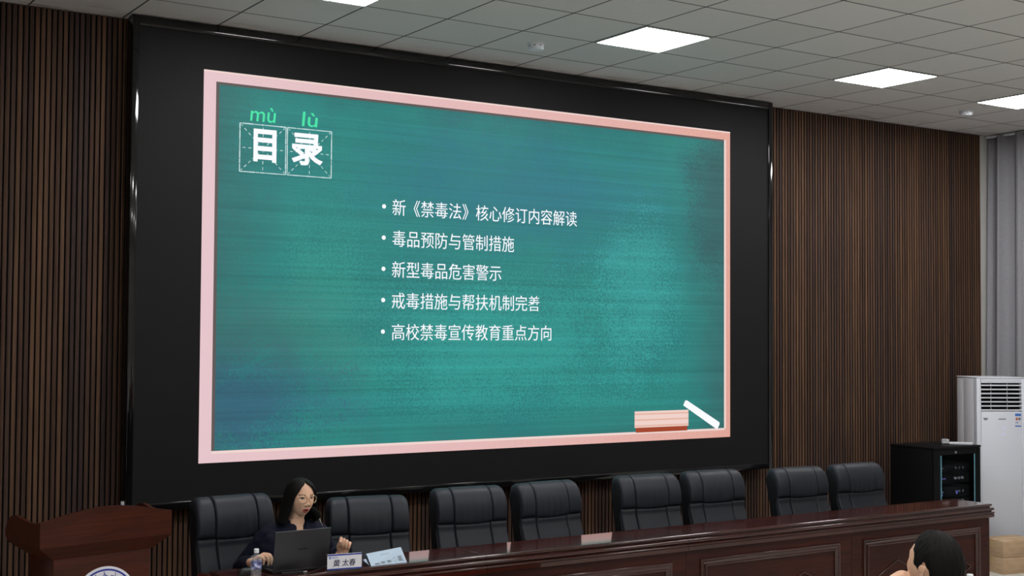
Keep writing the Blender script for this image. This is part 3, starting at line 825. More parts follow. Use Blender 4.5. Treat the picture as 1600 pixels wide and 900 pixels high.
# folded leaflet
lf = empty('folded_leaflet', (-1.822, -1.585, TZ), R(3), label='pale blue folded leaflet standing like a tent on the table', cat='leaflet')
def sheet(P, th=.0012, side=1):
    b = MB(); P = [Vector(p) for p in P]; nn = (P[1]-P[0]).cross(P[3]-P[0]).normalized()*th
    A = [b.bm.verts.new(p) for p in P]; B = [b.bm.verts.new(p+nn) for p in P]
    b.bm.faces.new(A); b.bm.faces.new(list(reversed(B)))
    for k in range(4): b.bm.faces.new((A[k], B[k], B[(k+1) % 4], A[(k+1) % 4]))
    return b
FP = [(-.118, -.030, .001), (.125, -.040, .001), (.112, .012, .086), (-.122, .022, .066)]
b = sheet(FP); b.build('front_leaf', 'paper_blue', lf, None)
b = sheet([(-.122, .0235, .066), (.112, .0135, .086), (.105, .085, .001), (-.128, .080, .001)]); b.build('back_leaf', 'paper_blue', lf, None)
b = sheet([(-.150, .012, .034), (-.120, -.012, .002), (-.105, .02, .002), (-.118, .03, .036)]); b.build('loose_flap', 'paper_blue', lf, None)
def onleaf(u, v, h=.0008):
    P = [Vector(p) for p in FP]; p = (P[0]*(1-u)+P[1]*u)*(1-v)+(P[3]*(1-u)+P[2]*u)*v
    nn = (P[1]-P[0]).cross(P[3]-P[0]).normalized(); return p+nn*(-h if nn.y > 0 else h+.0012)
b = MB()
def patch(u0, u1, v0, v1):
    q = [b.bm.verts.new(onleaf(u, v)) for u, v in ((u0, v0), (u1, v0), (u1, v1), (u0, v1))]; b.bm.faces.new(q)
for u0, u1, v0, v1 in ((.30, .43, .10, .26), (.47, .60, .12, .29), (.80, .93, .15, .50), (.12, .26, .06, .17)):
    for k in range(5):
        vv0 = v0+(v1-v0)*k/5; patch(u0, u1-(.03 if k % 2 else 0), vv0, vv0+(v1-v0)*.11)
for k in range(9): patch(.36+k*.045, .36+k*.045+.03, .70+(k % 3)*.02, .74+(k % 3)*.02)
for k in range(18):
    a, c = k*math.pi/9, (k+.7)*math.pi/9
    q = [b.bm.verts.new(onleaf(.70+.05*r*math.cos(t), .26+.17*r*math.sin(t))) for r, t in ((.85, a), (1, a), (1, c), (.85, c))]; b.bm.faces.new(q)
b.build('printing', 'grey_ink', lf, None)
# microphone
mp = empty('gooseneck_microphone', (-2.09, -1.325, TZ), label='black gooseneck microphone at the speaking woman\'s mouth', cat='microphone')
O = mp.location
b = MB(O); b.box((-2.125, -1.36, TZ+.001), (-2.055, -1.29, TZ+.035), .01, 3); b.build('base', 'black_plastic', mp)
tip = Vector((-2.229, -1.435, 1.094)); low = Vector((-2.200, -1.445, 1.053))
b = MB(O); b.tube([(-2.09, -1.325, TZ+.034), (-2.10, -1.345, .86), (-2.14, -1.41, .95), (-2.183, -1.44, 1.012), low], [.0045, .0042, .004, .004, .004], 10); b.build('gooseneck', 'chrome', mp)
dirv = (tip-low).normalized()
b = MB(O); b.tube([low-dirv*.012, low-dirv*.002, low+dirv*.014, low+dirv*.045, low+dirv*.062, low+dirv*.069], [.008, .014, .017, .0155, .011, .003], 16); b.build('foam_windscreen', 'foam', mp, 60)
# cables
def cable(name, pts, r, label, m='black_plastic'):
    P = []
    pts = [Vector(p) for p in pts]
    for k in range(len(pts)-1):
        p0, p1, p2, p3 = pts[max(k-1, 0)], pts[k], pts[k+1], pts[min(k+2, len(pts)-1)]
        for j in range(8):
            t = j/8; P.append(.5*((2*p1)+(-p0+p2)*t+(2*p0-5*p1+4*p2-p3)*t*t+(-p0+3*p1-3*p2+p3)*t**3))
    P.append(pts[-1]); b = MB(); b.tube(P, r, 8); o = b.build(name, m, None, 60); return setp(o, label, 'cable')
cable('laptop_cable', [(-2.185, -1.545, TZ+.010), (-2.175, -1.575, TZ+.03), (-2.26, -1.630, TZ+.022), (-2.36, -1.648, TZ+.004), (-2.46, -1.630, TZ+.0035), (-2.56, -1.61, TZ+.0035), (-2.60, -1.56, TZ+.0035)], .0022, 'thin black cable lying across the front of the dark laptop', 'black_plastic')
pa = empty('power_adapter', (-2.43, -1.612, TZ), R(-8), label='black plug block on the table edge before the laptop', cat='adapter')
b = MB(); b.box((-.075, -.016, .0005), (.055, .014, .018), .005); b.build('block', 'black_plastic', pa)
b = MB(); b.box((.055, -.010, .003), (.078, .008, .013), .002); b.build('plug', 'chrome', pa)

# ------------------------------------------------------------ equipment rack
RX0, RX1, RY0, RY1, RH = 3.95, 4.585, -.95, -.452, 1.163
rk = empty('equipment_rack', ((RX0+RX1)/2, (RY0+RY1)/2, 0), label='black equipment rack with a smoked glass door beside the air conditioner', cat='rack')
O = rk.location; b = MB(O)
b.box((RX0, RY0+.03, .06), (RX0+.02, RY1, RH-.02), .003); b.box((RX1-.02, RY0+.03, .06), (RX1, RY1, RH-.02), .003); b.box((RX0+.02, RY1-.02, .06), (RX1-.02, RY1, RH-.02)); b.box((RX0+.02, RY0+.03, .06), (RX1-.02, RY1-.02, .09))
b.build('cabinet', 'rack', rk)
b = MB(O); b.box((RX0-.004, RY0, RH-.022), (RX1+.004, RY1+.004, RH), .006); b.build('top_cover', 'rack', rk)
for k in range(4):
    b = MB(O); x = (RX0+.05, RX1-.05)[k % 2]; y = (RY0+.08, RY1-.06)[k//2]; b.tube([(x, y, .0), (x, y, .062)], .022, 12); b.build('foot', 'floor_dark', rk)
b = MB(O)
b.box((RX0, RY0+.004, .06), (RX0+.085, RY0+.029, RH-.024), .003); b.box((RX1-.085, RY0+.004, .06), (RX1, RY0+.029, RH-.024), .003); b.box((RX0+.085, RY0+.004, .06), (RX1-.085, RY0+.029, .13)); b.box((RX0+.085, RY0+.004, RH-.07), (RX1-.085, RY0+.029, RH-.024))
dr = b.build('door', 'rack', rk)
b = MB(O); b.box((RX0+.09, RY0+.014, .13), (RX1-.09, RY0+.019, RH-.07)); b.build('door_glass', 'rack_glass', dr, None)
for x in (RX0+.083, RX1-.093):
    b = MB(O); b.box((x, RY0-.001, .14), (x+.011, RY0+.005, RH-.075), .002); b.build('door_trim', 'teal_light', dr)
b = MB(O); b.box((RX0+.27, RY0-.004, RH-.062), (RX0+.30, RY0+.004, RH-.04), .003); b.build('lock', 'chrome', dr)
zz = RH-.16; rr = random.Random(5)
for k in range(5):
    u = empty('rack_unit', (0, 0, 0)); bpy.data.objects.remove(u)
    h = (.075, .085, .09, .06, .09)[k]
    b = MB(O); b.box((RX0+.09, RY0+.06, zz-h), (RX1-.09, RY1-.05, zz), .003); un = b.build('rack_unit', 'black_plastic', rk)
    b = MB(O)
    for q in range(3): b.tube([(RX0+.34+q*.05, RY0+.06, zz-h/2), (RX0+.34+q*.05, RY0+.045, zz-h/2)], .012, 12)
    b.build('knob', 'chrome' if k % 2 == 0 else 'white_plastic', un)
    b = MB(O)
    for q in range(2+k % 2): b.box((RX0+.14+q*.03, RY0+.056, zz-h*.55), (RX0+.154+q*.03, RY0+.0605, zz-h*.55+.008))
    b.build('indicator', 'led_blue' if k in (1, 4) else 'led_white', un, None)
    zz -= h+(.03 if k % 2 else .012)
b = MB(O); b.box((RX0+.13, RY0+.056, .72), (RX0+.17, RY0+.06, .745)); b.box((RX0+.36, RY0+.056, .73), (RX0+.375, RY0+.06, .76)); b.build('indicator', 'led_blue', rk, None)
# power strip with a coiled cord on the rack
ps = empty('power_strip', (4.42, -.80, RH), R(-52), label='white power strip with a coiled cord on top of the black rack', cat='power strip')
b = MB(); b.box((-.05, -.02, .001), (.15, .02, .022), .005); b.build('strip_body', 'white_plastic', ps)
b = MB()
for k in range(4): b.box((-.03+k*.04, -.010, .0215), (-.01+k*.04, .010, .0232))
b.build('socket', 'ac_grey', ps, None)
b = MB(); P = []
for k in range(70): a = k*.35; P.append((-.085+.03*math.cos(a)*(1+.1*math.sin(k)), .0+.035*math.sin(a), .006+k*.0006))
P += [(-.07, .0, .03), (-.05, 0, .014)]
b.tube(P, .0045, 6); b.build('cord', 'white_plastic', ps, 60)

# ------------------------------------------------------------ air conditioner
WV = math.atan2(-.475, .88)
ac = empty('air_conditioner', (4.95, -.63, 0), WV, label='tall white floor standing air conditioner in the corner', cat='air conditioner')
AW, AD, AH = .488, .46, 1.764
b = MB(); b.box((0, .07, .0), (AW, .30, AH-.012), .006); b.build('front_shell', 'ac_grey', ac)
b = MB(); b.box((.006, .301, .0), (AW-.006, AD, AH-.016), .006); b.build('rear_shell', 'ac_grey', ac)
b = MB(); b.box((0, 0, AH-.012), (AW, AD, AH), .004); b.build('top_cap', 'ac_white', ac)
gz0, gz1 = AH-.315, AH-.055
b = MB()
b.box((0, 0, 0.05), (.045, .07, AH-.012), .008, 3); b.box((AW-.045, 0, .05), (AW, .07, AH-.012), .008, 3)
b.box((.045, .004, gz1), (AW-.045, .07, AH-.012), .003)
b.box((0, .01, 0), (AW, .07, .049), .004); b.build('front_frame', 'ac_white', ac)
b = MB(); b.box((.045, .055, gz0), (AW-.045, .0695, gz1)); b.build('outlet_hollow', 'dark_hole', ac, None)
for k in range(7):
    z = gz0+.006+(gz1-gz0-.012)*k/6.35
    b = MB(); pz = [(.002, z+.0055), (.026, z+.003), (.026, z+.0005), (.004, z-.0085), (.002, z-.0065)]
    b.prism(pz, (.046, AW-.046), fn=lambda u, v, w: (w, u, v)); b.build('louvre', 'ac_white', ac, None)
for k in range(2):
    x = .16+k*.16
    b = MB(); b.box((x, .045, gz0), (x+.003, .0545, gz1)); b.build('vane', 'ac_grey', ac, None)
b = MB(); b.box((.046, .003, .062), (AW-.046, .069, gz0-.008), .004); pn = b.build('front_panel', 'ac_white', ac)
b = MB(); b.box((.047, .0022, .938), (AW-.047, .0034, .942)); b.build('panel_seam', 'ac_grey', pn, None)
pt = gz0-.008
b = MB(); b.box((.062, .0022, pt-.068), (.112, .0032, pt-.061)); b.box((.07, .0022, pt-.082), (.104, .0032, pt-.070)); b.build('corner_badge', 'grey_ink', pn, None)
b = MB()
for k in range(6): b.box((.213+k*.0125, .0022, pt-.079), (.222+k*.0125, .0032, pt-.067))
b.build('brand_mark', 'grey_ink', pn, None)
b = MB(); b.box((.262, .0022, pt-.172), (.27, .0032, pt-.142)); b.box((.27, .0022, pt-.172), (.28, .0032, pt-.165)); b.box((.242, .0022, pt-.222), (.276, .0032, pt-.207)); b.build('display', 'ac_display', pn, None)
b = MB()
for k in range(4):
    for q in range(2): b.box((.205+k*.028, .0024, pt-.285-q*.022), (.223+k*.028, .0032, pt-.279-q*.022))
b.build('touch_keys', 'ac_grey', pn, None)
b = MB(); b.box((.376, .0018, pt-.145), (.434, .0032, pt-.020)); lb = b.build('energy_label', 'card_white', pn, None)
b = MB(); b.box((.376, .0010, pt-.045), (.434, .0017, pt-.020)); b.box((.376, .0010, pt-.145), (.434, .0017, pt-.133)); b.box((.380, .0010, pt-.11), (.408, .0017, pt-.103)); b.build('label_band', 'label_blue', lb, None)
b = MB(); b.box((.382, .0010, pt-.085), (.402, .0017, pt-.058)); b.build('label_bars', 'label_red', lb, None)
b = MB(); b.box((.408, .0010, pt-.082), (.430, .0017, pt-.060)); b.build('label_grade', 'grey_ink', lb, None)

# ------------------------------------------------------------ cardboard boxes
def carton(z, h, label, sx, sy, rz, col):
    t = empty('cardboard_box', (4.696, -1.100, z), rz, label=label, cat='box', group='cardboard boxes by the table end')
    b = MB(); b.box((0, 0, .001), (sx, sy, h-.001), .003); b.build('carton', 'cardboard', t)
    b = MB(); b.box((-.0006, sy/2-.024, h*.55), (sx+.0006, sy/2+.024, h+.0006)); b.build('tape', 'tape', t, None)
    b = MB(); b.box((.0, sy*.5-.0008, h-.0005), (sx, sy*.5+.0008, h+.001)); b.build('flap_seam', 'grey_ink', t, None)
carton(0, .150, 'brown cardboard box on the floor under another box by the table end', .42, .30, R(-11), 0)
carton(.151, .147, 'brown cardboard box on top of another box by the table end', .42, .30, R(-11), 1)
#PEOPLE
# ------------------------------------------------------------ people
def sstep(a, b, x):
    t = max(0, min(1, (x-a)/(b-a))); return t*t*(3-2*t)
def gs(x, s): return math.exp(-(x/s)**2)
def head_mesh(sx, sy, sz, ear=True, mouth_open=.0, jaw=.33):
    b = MB()
    def P(u, v):
        a = 2*math.pi*u; la = math.pi*(v-.5)*.998
        d = Vector((math.sin(a)*math.cos(la), -math.cos(a)*math.cos(la), math.sin(la)))
        x, y, z = sx*d.x, sy*d.y, sz*d.z
        t = max(0, -d.z)
        x *= 1-jaw*t**2.2
        if d.y > 0: y *= 1-.42*t**1.3
        else: y *= 1+.02*t
        x *= 1+.03*gs(z-.01, .05)
        k = sz/.1125; fr = sstep(.15, .5, -d.y)
        X, Z = x/k, z/k
        o = 0
        tip = gs(Z+.030, .013)
        o += .006*gs(X, .008)*sstep(-.03, 0, Z)*(1-sstep(.02, .04, Z))
        o += .019*gs(X, .0105+.003*tip)*gs(Z+.028, .014) if Z > -.028 else .019*gs(X, .0135)*gs(Z+.028, .0075)
        o += .007*gs(abs(X)-.013, .006)*gs(Z+.031, .007)
        o -= .0075*gs(abs(X)-.031, .015)*gs(Z-.010, .011)
        o += .0035*gs(abs(X)-.031, .010)*gs(Z-.009, .006)
        o += .003*gs(abs(X)-.028, .02)*gs(Z-.030, .008)
        o += .0035*gs(abs(X)-.042, .018)*gs(Z+.022, .02)
        o += .0075*gs(X, .017)*gs(Z+.0565, .006)+.008*gs(X, .015)*gs(Z+.0725-.0-mouth_open*.4, .0065)
        o -= (.005+mouth_open)*gs(X, .016)*gs(Z+.0645, .0045)
        o += .006*gs(X, .017)*gs(Z+.098, .012)
        return Vector((x, y-o*fr*k, z))
    b.grid(P, 110, 96, True)
    # close the poles
    bmesh.ops.holes_fill(b.bm, edges=[e for e in b.bm.edges if e.is_boundary])
    if ear:
        for s in (-1, 1):
            c = Vector((s*(sx+.004), .006, -.008))
            pts = [(.004, .004, -.026), (.006, -.004, -.018), (.005, -.006, -.004), (.009, -.004, .012), (.012, .006, .023), (.015, .017, .021), (.015, .023, .008), (.012, .021, -.008), (.009, .014, -.020), (.005, .006, -.029)]
            b.tube([c+Vector((s*p[0], p[1], p[2])) for p in pts], [.005, .0045, .004, .0045, .0045, .0045, .0045, .0045, .0055, .007], 8)
            b.tube([c+Vector((s*.0, .008, -.018)), c+Vector((s*.006, .010, .0)), c+Vector((s*.008, .011, .014))], [.008, .011, .009], 8)
    return b.mesh('head')
def loft(rings, yaw=0, n=40, p=2.4):
    b = MB(); V = []
    cy, sy_ = math.cos(yaw), math.sin(yaw)
    for (x, y, z, rx, ry) in rings:
        row = []
        for k in range(n):
            a = 2*math.pi*k/n; c, s = math.cos(a), math.sin(a)
            X = rx*math.copysign(abs(c)**(2/p), c); Y = ry*math.copysign(abs(s)**(2/p), s)
            row.append(b.bm.verts.new((x+X*cy-Y*sy_, y+X*sy_+Y*cy, z)))
        V.append(row)
    for A, B in zip(V, V[1:]):
        for k in range(n): b.bm.faces.new((A[k], A[(k+1) % n], B[(k+1) % n], B[k]))
    b.bm.faces.new(V[0]); b.bm.faces.new(V[-1])
    return b.mesh('loft')
def limb(pts, sub=5):
    """smooth tapered limb with round ends through (x,y,z,r)"""
    P = [Vector(p) for p in pts] if len(pts[0]) == 3 else pts
    out = []; rad = []
    n = len(pts)
    for k in range(n-1):
        q = [pts[max(k-1, 0)], pts[k], pts[k+1], pts[min(k+2, n-1)]]
        for j in range(sub):
            t = j/sub
            c = [.5*((2*q[1][i])+(-q[0][i]+q[2][i])*t+(2*q[0][i]-5*q[1][i]+4*q[2][i]-q[3][i])*t*t+(-q[0][i]+3*q[1][i]-3*q[2][i]+q[3][i])*t**3) for i in range(4)]
            out.append(Vector(c[:3])); rad.append(max(c[3], .002))
    out.append(Vector(pts[-1][:3])); rad.append(pts[-1][3])
    d0 = (out[0]-out[1]).normalized(); d1 = (out[-1]-out[-2]).normalized()
    pre = [(out[0]+d0*rad[0]*math.sin(a), rad[0]*math.cos(a)) for a in (1.4, 1.0, .5)]
    post = [(out[-1]+d1*rad[-1]*math.sin(a), rad[-1]*math.cos(a)) for a in (.5, 1.0, 1.4)]
    out = [p for p, _ in pre]+out+[p for p, _ in post]; rad = [r for _, r in pre]+rad+[r for _, r in post]
    b = MB(); b.tube(out, rad, 14); return b.mesh('limb')
def hand(W, f, n, side, curls, sc=1.0, thumb=(.55, .75, .35), tb=(.25, .4)):
    """palm, four fingers and a thumb; f finger direction, n palm normal, side the thumb direction"""
    f = Vector(f).normalized(); n = Vector(n); n = (n-f*n.dot(f)).normalized(); s = f.cross(n)
    if s.dot(Vector(side)) < 0: s = -s
    W = Vector(W); ms = []
    LEN = [(.042, .026, .021), (.046, .030, .022), (.043, .028, .021), (.034, .021, .018)]
    K = []
    for j in range(4):
        k = W+(f*(.086-.003*(j-1)**2)+s*(.029-.0195*j)-n*(.003*abs(j-1.5)))*sc; K.append(k)
        w0 = W+s*(.016-.0105*j)*sc
        ms.append(limb([(*w0, .014*sc), (*((w0+k)/2), .0135*sc), (*k, .0108*sc)]))
        p = k; a = 0; ch = [(*k, .0102*sc)]
        c = curls[j] if isinstance(curls[0], (tuple, list)) else curls
        for L, da in zip(LEN[j], c):
            a += R(da); p = p+(f*math.cos(a)+n*math.sin(a))*L*sc
            ch.append((*p, (.0092, .0085, .0072)[len(ch)-1]*sc))
        ms.append(limb(ch, 4))
    t0 = W+(f*.016+s*.020+n*.006)*sc; d = (f*thumb[0]+s*thumb[1]+n*thumb[2]).normalized()
    t1 = t0+d*.042*sc; d2 = (d+f*tb[0]-s*tb[1]+n*.25).normalized(); t2 = t1+d2*.031*sc; t3 = t2+(d2+n*.2-s*.1).normalized()*.022*sc
    ms.append(limb([(*t0, .015*sc), (*t1, .0115*sc), (*t2, .0102*sc), (*t3, .0082*sc)], 4))
    return ms
def place(me, c, rz, rx=0, ry=0):
    me.transform(Matrix.Translation(c) @ Matrix.Rotation(rz, 4, 'Z') @ Matrix.Rotation(rx, 4, 'X') @ Matrix.Rotation(ry, 4, 'Y')); return me
def paint(me, inv, rules, mats):
    me.materials.clear()
    for m in mats: me.materials.append(M[m])
    for p in me.polygons:
        q = inv @ p.center; p.material_index = 0
        for k, fn in rules:
            if fn(q): p.material_index = k

# ---- the speaking woman
WC = Vector((-2.238, -1.262, 1.146)); WY = R(4)
wr = empty('person', (-2.42, -1.08, .47), label='woman with long black hair and glasses speaking into the microphone', cat='person')
WO = wr.location
Hm = Matrix.Translation(WC) @ Matrix.Rotation(WY, 4, 'Z') @ Matrix.Rotation(R(3), 4, 'X') @ Matrix.Rotation(R(1), 4, 'Y')
hd = head_mesh(.0735, .094, .1125, mouth_open=.002); hd.transform(Hm)
TOR = [(-2.43, -1.10, .475, .165, .115), (-2.425, -1.105, .54, .165, .118), (-2.39, -1.13, .67, .128, .095), (-2.345, -1.16, .79, .145, .10), (-2.305, -1.18, .87, .158, .10), (-2.28, -1.195, .925, .15, .085), (-2.265, -1.205, .962, .105, .066), (-2.257, -1.213, .99, .064, .055), (-2.25, -1.222, 1.02, .047, .049), (-2.242, -1.24, 1.07, .045, .048), (-2.24, -1.245, 1.10, .045, .05)]
ARM_R = [(-2.315, -1.19, .945, .042), (-2.405, -1.175, .915, .05), (-2.475, -1.125, .82, .043), (-2.535, -1.085, .725, .037), (-2.565, -1.22, .765, .034), (-2.585, -1.365, .805, .024)]
ARM_L = [(-2.205, -1.205, .948, .042), (-2.095, -1.195, .918, .05), (-2.02, -1.14, .83, .043), (-1.945, -1.10, .735, .037), (-1.98, -1.22, .765, .034), (-2.005, -1.335, .795, .024)]
LEGS = [[(x, -1.09, .56, .075), (x+dx, -1.30, .56, .066), (x+2*dx, -1.46, .535, .052), (x+2*dx, -1.45, .25, .047), (x+2*dx, -1.43, .09+FB, .032)] for x, dx in ((-2.50, -.02), (-2.35, .02))]
ms = [hd, loft(TOR, R(8))]+[limb(a) for a in (ARM_R, ARM_L)]+[limb(a) for a in LEGS]
ms += hand((-2.585, -1.368, .806), (.50, -.62, .52), (.25, -.25, -.9), (1, 0, 0), [(38, 52, 28), (42, 55, 28), (46, 55, 30), (50, 55, 30)], .92)
ms += hand((-1.992, -1.340, .797), (.12, -.22, .97), (-.45, -.9, 0), (-1, .2, 0), [(58, 75, 40), (70, 85, 45), (78, 88, 45), (82, 88, 45)], 1.0, (.75, .35, .55), (.5, .5))
body = union(ms, .0020, 2)
inv = Hm.inverted()
def almond(q, cx, rx, rz): return q.y < -.06 and abs((q.x-cx)/rx)**2+abs((q.z-.0095-.05*(q.x-cx)*math.copysign(1, cx))/rz)**2 < 1
rules = [(1, lambda q: q.y < -.07 and (q.x/.0215)**2+((q.z+.0655)/.0140)**2 < 1),
         (2, lambda q: q.y < -.07 and (q.x/.015)**2+((q.z+.0652)/.0042)**2 < 1),
         (4, lambda q: almond(q, .031, .013, .0048) or almond(q, -.031, .013, .0048)),
         (3, lambda q: almond(q, .031, .0058, .0048) or almond(q, -.031, .0058, .0048)),
         (3, lambda q: q.y < -.06 and any(abs(q.x-c) < .0145 and abs(q.z-.0155+abs(q.x-c)*.12) < .0013 for c in (-.031, .031))),
         (5, lambda q: q.y < -.06 and any(abs(q.x-c) < .018 and abs(q.z-.0315+.16*abs(q.x-c)) < .0026 for c in (-.032, .032)))]
paint(body, inv, rules, ['skin', 'lips', 'mouth', 'eye', 'eyewhite', 'brow'])
link('body', shift(body, WO), 'skin', wr)
# shirt
E_ = .013
tor = [(x, y, z, rx+E_+.004, ry+E_) for x, y, z, rx, ry in TOR[:-3]]; tor[0] = (tor[0][0], tor[0][1], .50, tor[0][3], tor[0][4])
def sleeve(a): return [(x, y, z, r+.014+(.004 if k in (3, 4) else 0)) for k, (x, y, z, r) in enumerate(a[:-1])]+[tuple((a[-2][i]*.45+a[-1][i]*.55) if i < 3 else a[-1][3]+.017 for i in range(4))]
sh = union([loft(tor, R(8))]+[limb(sleeve(a)) for a in (ARM_R, ARM_L)], .006, 3)
bm = bmesh.new(); bm.from_mesh(sh)
NCm = (Matrix.Translation((-2.257, -1.213, 0)) @ Matrix.Rotation(R(12), 4, 'Z')).inverted()
kill = []
for f in bm.faces:
    q = NCm @ f.calc_center_median()
    if q.z > .905 and q.y < .02 and abs(q.x) < .004+(q.z-.905)*.60: kill.append(f)
bmesh.ops.delete(bm, geom=kill, context='FACES')
for it in range(14):
    mv = {}
    for v in bm.verts:
        nb = [e.other_vert(v).co for e in v.link_edges if e.is_boundary]
        if len(nb) == 2: mv[v] = v.co*.4+(nb[0]+nb[1])*.3
    for v, c in mv.items(): v.co = c
# soft cloth folds
for v in bm.verts:
    q = v.co; v.co = q+v.normal*(.0022*math.sin(q.z*95+q.x*40)*math.sin(q.y*60+q.x*25))
bm.to_mesh(sh); bm.free()
sh = eval_mesh(sh, [('SOLIDIFY', dict(thickness=.003, offset=1))])
for p in sh.polygons: p.use_smooth = True
sh.materials.clear(); so = link('shirt', shift(sh, WO), 'shirt', wr)
def collar(u, v):
    a = (-1+2*u)*(math.pi-R(26)); front = abs(2*u-1)**3
    # v: 0 inside foot, .5 fold, 1 outer tip
    if v < .5: r = .056-.003*v; z = .972+.05*(v*2)*(1-.35*front)
    else: w_ = (v-.5)*2; r = .0545+.030*w_+.012*w_*front; z = .972+.05*(1-.35*front)-.052*w_-.022*w_*front
    x = -r*math.sin(a)*(1.02); y = r*math.cos(a)*.98
    z -= .035*front
    y -= .006*front
    c, s = math.cos(R(12)), math.sin(R(12))
    return Vector((-2.254+x*c-y*s, -1.216+x*s+y*c, z))
b = MB(); b.grid(collar, 60, 13); cm = b.mesh('collar', 80); cm.transform(Matrix.Translation((0, 0, .008)))
cm = eval_mesh(cm, [('SOLIDIFY', dict(thickness=.003))]); cm.materials.clear(); link('collar', shift(cm, WO), 'shirt', so)
for a in (ARM_R, ARM_L):
    sl = sleeve(a); p, q = Vector(sl[-2][:3]), Vector(sl[-1][:3]); d = (q-p).normalized()
    b = MB(WO); b.tube([q-d*.025, q+d*.012], sl[-1][3]+.004, 20); b.build('cuff', 'shirt', so, 60)
tr = union([loft([(-2.43, -1.095, .475, .17, .12), (-2.43, -1.10, .54, .172, .128), (-2.42, -1.11, .58, .16, .118)], R(8))]+[limb([(x, y, z, r+.012) for x, y, z, r in a]) for a in LEGS], .008, 3)
tr.materials.clear(); link('trousers', shift(tr, WO), 'trousers', wr)
for a in LEGS:
    x = a[-1][0]; b = MB(WO); b.box((x-.042, -1.58, .002+FB), (x+.042, -1.37, .075+FB), .03, 4); b.build('shoe', 'shoe', wr, 60)
# hair
def hairw(u, v):
    # u around from her right front over the back to her left front, v crown to tips
    t = v
    if t < .16: op = 1+2*t/.16
    elif t < .24: op = 3+29*(t-.16)/.08
    elif t < .42: op = 32+30*(t-.24)/.18
    else: op = 62+3*min(1, (t-.42)/.1)
    oR = R(op*.84); oL = R(op*.98)
    a = oR+(2*math.pi-oR-oL)*u
    back = .5-.5*math.cos(a)
    ex, ey, ez = .0985, .113, .1215
    if t < .45:
        la = math.pi/2*(1-t/.45); c = math.cos(la)
        x, y, z = -ex*math.sin(a)*c, -ey*math.cos(a)*c+.004, ez*math.sin(la)
        
    else:
        w_ = (t-.45)/.55; z = -(.140+.005*math.sin(u*37)+.012*back)*w_
        k = 1+.06*math.sin(w_*math.pi*.6); x = -ex*k*math.sin(a); y = -ey*math.cos(a)*(1-.12*w_*back)+.004+.012*w_
        x *= 1+(.16+.10*back)*w_*(1-abs(math.cos(a))**2)
        x -= .012*w_*max(0, math.sin(a))
    rg = (.0008*math.sin(u*150+3*math.sin(v*4))+.0005*math.sin(u*310))*sstep(.1, .3, v)
    L = math.hypot(x, y) or 1; x += x/L*rg; y += y/L*rg
    return Hm @ Vector((x, y, z))
b = MB(); b.grid(hairw, 220, 44); hm = b.mesh('hair', 80)
hm = eval_mesh(hm, [('SOLIDIFY', dict(thickness=.012, offset=-1))]); 
for p in hm.polygons: p.use_smooth = True
hm.materials.clear(); link('hair', shift(hm, WO), 'hair', wr)
# glasses
b = MB(WO); fy = -.099
for s in (-1, 1):
    b.tube([Hm @ Vector((s*.034+.0275*math.copysign(abs(math.cos(k*math.pi/14))**.85, math.cos(k*math.pi/14)), fy+.012*((abs(s*.034+.0275*math.cos(k*math.pi/14))/.058)**2), .003+.0235*math.sin(k*math.pi/14))) for k in range(28)], .0018, 6, closed=True)
    b.tube([Hm @ Vector((s*.0612, fy+.0145, .010)), Hm @ Vector((s*.072, fy+.022, .011)), Hm @ Vector((s*.0795, -.02, .008)), Hm @ Vector((s*.080, .012, .004))], .001, 6)
b.tube([Hm @ Vector((-.0065, fy+.001, .008)), Hm @ Vector((0, fy-.002, .011)), Hm @ Vector((.0065, fy+.001, .008))], .001, 6)
b.build('glasses', 'gold', wr, 60)

# ---- the man watching from the audience
MC = Vector((-.936, -4.921, 1.214)); MY = R(182)
mr = empty('person', (-.92, -5.03, .45), label='man with short black hair seen from behind, hand at his chin', cat='person')
MO = mr.location
Mm = Matrix.Translation(MC) @ Matrix.Rotation(MY, 4, 'Z') @ Matrix.Rotation(R(-9), 4, 'X')
hd = head_mesh(.088, .112, .130, jaw=.24); hd.transform(Mm)
TOR = [(-.92, -5.03, .455, .18, .13), (-.92, -5.03, .56, .175, .13), (-.92, -5.02, .72, .165, .118), (-.92, -5.01, .86, .19, .122), (-.92, -5.0, .95, .19, .11), (-.92, -4.99, 1.02, .15, .085), (-.925, -4.98, 1.06, .09, .068), (-.93, -4.965, 1.10, .062, .062), (-.935, -4.945, 1.16, .059, .062), (-.938, -4.935, 1.19, .057, .06)]
HW = Vector((-1.067, -4.776, 1.076))
ARM_L = [(-1.0, -4.99, 1.0, .05), (-1.11, -4.985, .965, .062), (-1.17, -4.87, .87, .052), (-1.20, -4.76, .79, .044), (-1.15, -4.755, .92, .04), (*HW, .029)]
ARM_R = [(-.84, -4.99, 1.0, .05), (-.73, -4.985, .965, .062), (-.68, -4.87, .86, .052), (-.67, -4.77, .775, .044), (-.75, -4.66, .785, .038), (-.86, -4.60, .787, .028)]
LEGS = [[(x, -5.02, .53, .085), (x+dx, -4.78, .53, .075), (x+2*dx, -4.58, .50, .058), (x+2*dx, -4.58, .28, .052), (x+2*dx, -4.60, .09, .037)] for x, dx in ((-1.01, -.02), (-.83, .02))]
ms = [hd, loft(TOR, R(10))]+[limb(a) for a in (ARM_L, ARM_R)]+[limb(a) for a in LEGS]
ms += hand(HW, (.30, -.25, .92), (.62, -.75, -.3), (.5, .75, 0), [(35, 45, 25), (42, 52, 30), (48, 55, 30), (52, 55, 30)], 1.0)
ms += hand((-.862, -4.598, .787), (-.9, .35, 0), (0, 0, -1), (-.3, .9, 0), (12, 15, 10), 1.0, (.7, .6, .1))
body = union(ms, .0042, 2); inv = Mm.inverted()
k_ = .130/.1125
